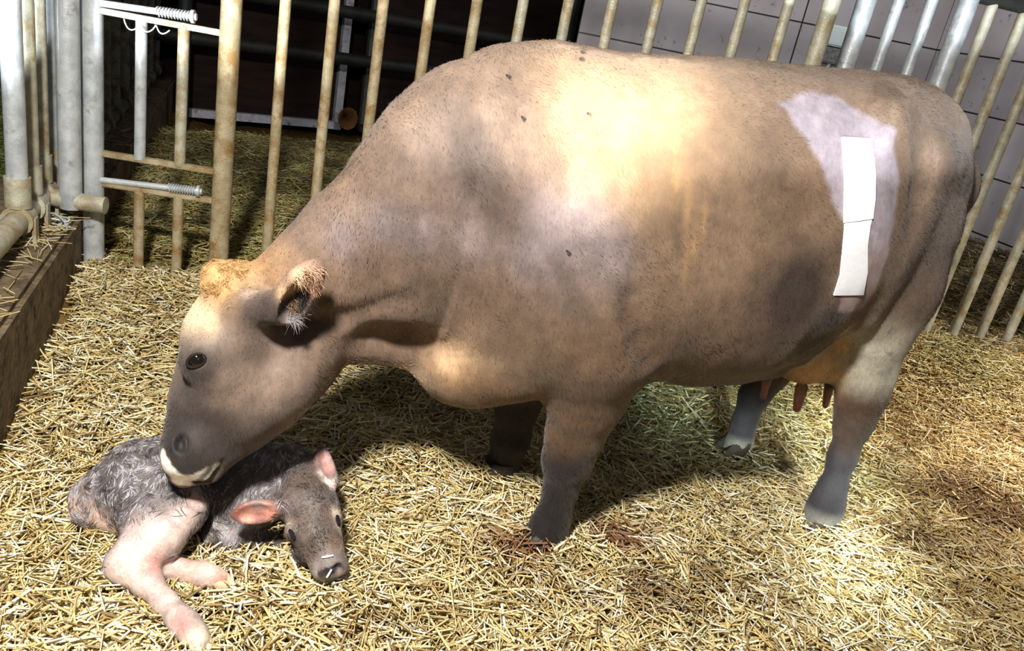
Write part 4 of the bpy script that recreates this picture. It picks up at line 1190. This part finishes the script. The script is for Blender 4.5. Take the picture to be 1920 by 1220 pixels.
# wet wavy locks of hair, combed from the spine downwards
ear_m = np.clip(2 * np.maximum(blob(Vk, G(472, 966, .165), (.07, .06, .05)), blob(Vk, G(610, 868, .215), (.035, .05, .07))), 0, 1)
nose_m = np.clip(2 * blob(Vk, G(622, 1062, .08), (.055, .05, .05)), 0, 1)
mk_ = np.clip(1 - kleg * 1.6, 0, 1) * (1 - ear_m) * (1 - nose_m) * (1 + 2.2 * khd)
NH = 32000
ph, nh, ih = scatter(Vk, Qk, mk_, NH, 5)
s_ = np.sign((nh * calf.normal(ph)).sum(1, keepdims=True)); nh = nh * np.where(s_ == 0, 1, s_)
flow = np.tile(np.array([.10, -.55, -.75]), (NH, 1)); hm = khd[ih] > .45; flow[hm] = hx + .25 * hn
wav = np.stack([vnoise(ph, 34, k) - .5 for k in (41, 42, 43)], 1) * 3.4
dh = flow + wav; dh -= nh * (dh * nh).sum(1, keepdims=True); dh /= np.linalg.norm(dh, axis=1, keepdims=True) + 1e-9
dh = dh + nh * rng.uniform(.06, .30, (NH, 1)); dh /= np.linalg.norm(dh, axis=1, keepdims=True)
lk_ = vnoise(ph, 46, 61) + rng.normal(0, .14, NH)                        # whole locks are pale or dark
col = kc[ih] * (.22 + 1.7 * np.clip(lk_, 0, 1)[:, None] ** 1.6); lt = (lk_ > .60) & ~hm; col[lt] = lin((186, 182, 190)) * rng.uniform(.6, 1.1, (lt.sum(), 1)); col = np.clip(col, 0, 1)
ln_ = np.where(hm, rng.uniform(.008, .016, NH), rng.uniform(.015, .032, NH))
side = np.cross(nh, dh)
strands('wet_hair', ph - nh * .001, dh, ln_, rng.uniform(.0010, .0020, NH), col, attr_mat('wet_hair', .35, .6), calf_o, nseg=3, bend=(side * rng.normal(0, 1, (NH, 1)) * .35 - nh * .35) * ln_[:, None])

# ================================================================== BEDDING
PAL = np.array([lin(q) for q in ((232, 216, 164), (212, 190, 130), (246, 240, 216), (200, 174, 114), (160, 134, 90), (222, 206, 152), (242, 232, 194))])


def straw(name, n, region, zspan, lens, rads, tint, label, dark_fn=None, pitch=.22, pal=PAL, seed=1, keep=None):
    r = np.random.default_rng(seed); x0, x1, y0, y1 = region
    P = np.stack([r.uniform(x0, x1, n), r.uniform(y0, y1, n)], 1); k = keep(P[:, 0], P[:, 1]); P = P[k]
    q = project(np.concatenate([P, hgt(P[:, 0], P[:, 1])[:, None]], 1)); k = (q[:, 0] > -260) & (q[:, 0] < 2180) & (q[:, 1] > -60) & (q[:, 1] < 1460); P = P[k]; n = len(P)
    z = hgt(P[:, 0], P[:, 1]) + r.uniform(0, zspan, n)
    # loose tufts share a direction
    ang = vnoise(np.stack([P[:, 0], P[:, 1], 0 * z], 1), 7, seed + 50) * 9 + r.normal(0, .95, n); pt = r.normal(0, pitch, n); up_m = r.random(n) > .965; pt[up_m] = r.uniform(.35, .95, up_m.sum())
    D = np.stack([np.cos(ang) * np.cos(pt), np.sin(ang) * np.cos(pt), np.sin(pt)], 1); L_ = r.uniform(*lens, n); L_ *= np.where(r.random(n) > .85, 1.7, 1)
    Pm = np.stack([P[:, 0], P[:, 1], z], 1); c = pal[r.integers(0, len(pal), n)] * (.70 + .5 * r.random((n, 1))) * np.asarray(tint)
    if dark_fn is not None: c = dark_fn(Pm, c, r)
    low = sstep(0, zspan, z - hgt(P[:, 0], P[:, 1]))
    o = strands(name, Pm - D * L_[:, None] * .5, D, L_, r.uniform(*rads, n), np.clip(c, 0, 1), attr_mat(name + '_stems', .55, .35))
    return tag(o, label, 'straw', kind='stuff')


def stains(P, c, r):
    x, y = P[:, 0], P[:, 1]; nz = vnoise(P, 9, 77); n = len(P)
    def sp(px, py, rx, ry): g_ = gnd(px, py, .02); return np.exp(-(((x - g_[0]) / rx) ** 2 + ((y - g_[1]) / ry) ** 2))
    red = np.clip(sp(960, 1040, .11, .08) + sp(1110, 1055, .15, .10) + sp(1180, 1010, .14, .08) + .7 * sp(430, 1010, .05, .03), 0, 1) * sstep(.30, .55, nz)
    c = mixc(c, lin((118, 66, 40)), np.clip(red * 1.1, 0, .85) * (r.random(n) > .12))
    br = np.clip(sp(1200, 1100, .22, .10) * .8 + sp(1330, 1080, .12, .08) * .7 + 1.6 * sp(1850, 940, .30, .22) + 1.1 * sp(1700, 1000, .20, .10) + .6 * sp(1880, 800, .30, .25) + .6 * sp(660, 1160, .3, .05), 0, 1) * sstep(.30, .6, nz + .12)
    c = mixc(c, lin((104, 70, 38)), br * .8 * (r.random(n) > .15))
    gr = np.clip(sp(1230, 780, .30, .35) + .8 * sp(1440, 740, .3, .3) + .7 * sp(1780, 720, .35, .35) + .5 * sp(1640, 900, .2, .2), 0, 1)  # greener, darker straw under the belly and towards the right fence
    c = c * (1 - gr[:, None] * (1 - np.array([.62, .74, .62])))
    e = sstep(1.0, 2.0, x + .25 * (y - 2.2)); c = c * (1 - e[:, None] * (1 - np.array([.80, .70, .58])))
    return c


def in_pen(x, y):
    kx = K0[0] - .3706 * (y - K0[1]); yf = 3.33 + .157 * x
    lim = np.where(x > .9, np.minimum(4.5, yf + (x - .9) * 3.0), yf - .01)
    return (x > kx + .03) & (y < lim)


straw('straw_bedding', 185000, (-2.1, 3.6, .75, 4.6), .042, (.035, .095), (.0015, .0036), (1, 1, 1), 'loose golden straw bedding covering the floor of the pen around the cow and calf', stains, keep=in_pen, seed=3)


def behind(x, y):
    kx = K0[0] - .3706 * (y - K0[1]); yf = 3.33 + .157 * x; yd = DP[1] + (x - DP[0]) * .75 - .55
    return (x > kx + .03) & (y > yf + .01) & (y < yd) & (x < .8)


def old(P, c, r):
    k = vnoise(P, 3.5, 91); c = mixc(c, lin((70, 60, 36)), sstep(.35, .75, k) * .65 * (r.random(len(P)) > .2)); return c


straw('trodden_straw', 90000, (-3.6, .9, 3.0, 8.2), .035, (.04, .10), (.0016, .0030), (.70, .72, .52), 'dull trodden straw on the floor of the neighbouring pen behind the bars', old, keep=behind, seed=8)


def far_right(x, y):
    lim = 3.33 + .157 * x; return (x > 1.0) & (y > 4.2) & (((x - CORNER[0]) * -KD[1] + (y - CORNER[1]) * KD[0]) > .05) & (y < CORNER[1] - .1)


def muck(P, c, r):
    return mixc(c, lin((52, 40, 28)), (.45 + .5 * vnoise(P, 4, 13)) * (r.random(len(P)) > .12))


straw('mucky_straw', 26000, (1.0, 5.0, 4.2, 7.6), .05, (.04, .10), (.002, .004), (.7, .68, .55), 'dark mucky straw piled between the right fence and the tiled wall', muck, keep=far_right, seed=12)
# hay in the passage and wisps on the kerb
HAY = np.array([lin(q) for q in ((96, 112, 52), (124, 132, 70), (80, 92, 44), (150, 148, 88))])
r = np.random.default_rng(15); n = 7000; yy = r.uniform(2.2, 5.5, n); oo = -.45 - r.random(n) * 1.0
Pm = np.stack([K0[0] - .3706 * (yy - K0[1]) + oo, yy, .24 + r.uniform(0, .12, n) * (1 - np.abs(oo + .9))], 1)
a_ = r.random(n) * 6.283; D = np.stack([np.cos(a_), np.sin(a_), r.normal(0, .25, n)], 1); D /= np.linalg.norm(D, axis=1, keepdims=True)
o = strands('hay', Pm, D, r.uniform(.05, .14, n), .0016, HAY[r.integers(0, 4, n)], attr_mat('hay_stems', .7)); tag(o, 'green hay lying in the passage beyond the kerb at the left edge', 'hay', kind='stuff')
n = 380; t_ = r.random(n); yy = np.where(t_ > .45, r.normal(2.75, .12, n), r.uniform(1.5, 4.6, n)); oo = -.03 - r.random(n) * .16
Pm = np.array([kerb_pt(y, o_, KERB_H + .004 + q) for y, o_, q in zip(yy, oo, r.random(n) * .018)])
a_ = r.random(n) * 6.283; D = np.stack([np.cos(a_), np.sin(a_), r.normal(0, .10, n)], 1); D /= np.linalg.norm(D, axis=1, keepdims=True)
o = strands('straw_wisps', Pm, D, r.uniform(.03, .10, n), .0018, PAL[r.integers(0, len(PAL), n)] * .85, attr_mat('wisp_stems', .6)); tag(o, 'thin wisps of straw fallen on top of the concrete kerb', 'straw', kind='stuff')
# chips of straw stuck on the nose of the calf
for (px, py), (qx, qy), lab in (((604, 1044), (624, 1041), 'white straw chip lying across the bridge of the nose of the calf'), ((613, 1080), (621, 1066), 'white straw chip standing in the nostril of the calf')):
    a, na = hit(calf_bvh, px, py); b, nb = hit(calf_bvh, qx, qy)
    d_ = b - a; s2 = np.cross(na, d_); 
    mb = MB(); mb.tube([a + na * .004, (a + b) / 2 + na * .0055, b + nb * .004], [.0025, .003, .0022], 6)
    tag(mb.build('straw_chip', noisy('pale_straw', rgb(240, 236, 220), rgb(250, 248, 236))), lab, 'straw', 'straw chips on the calf')
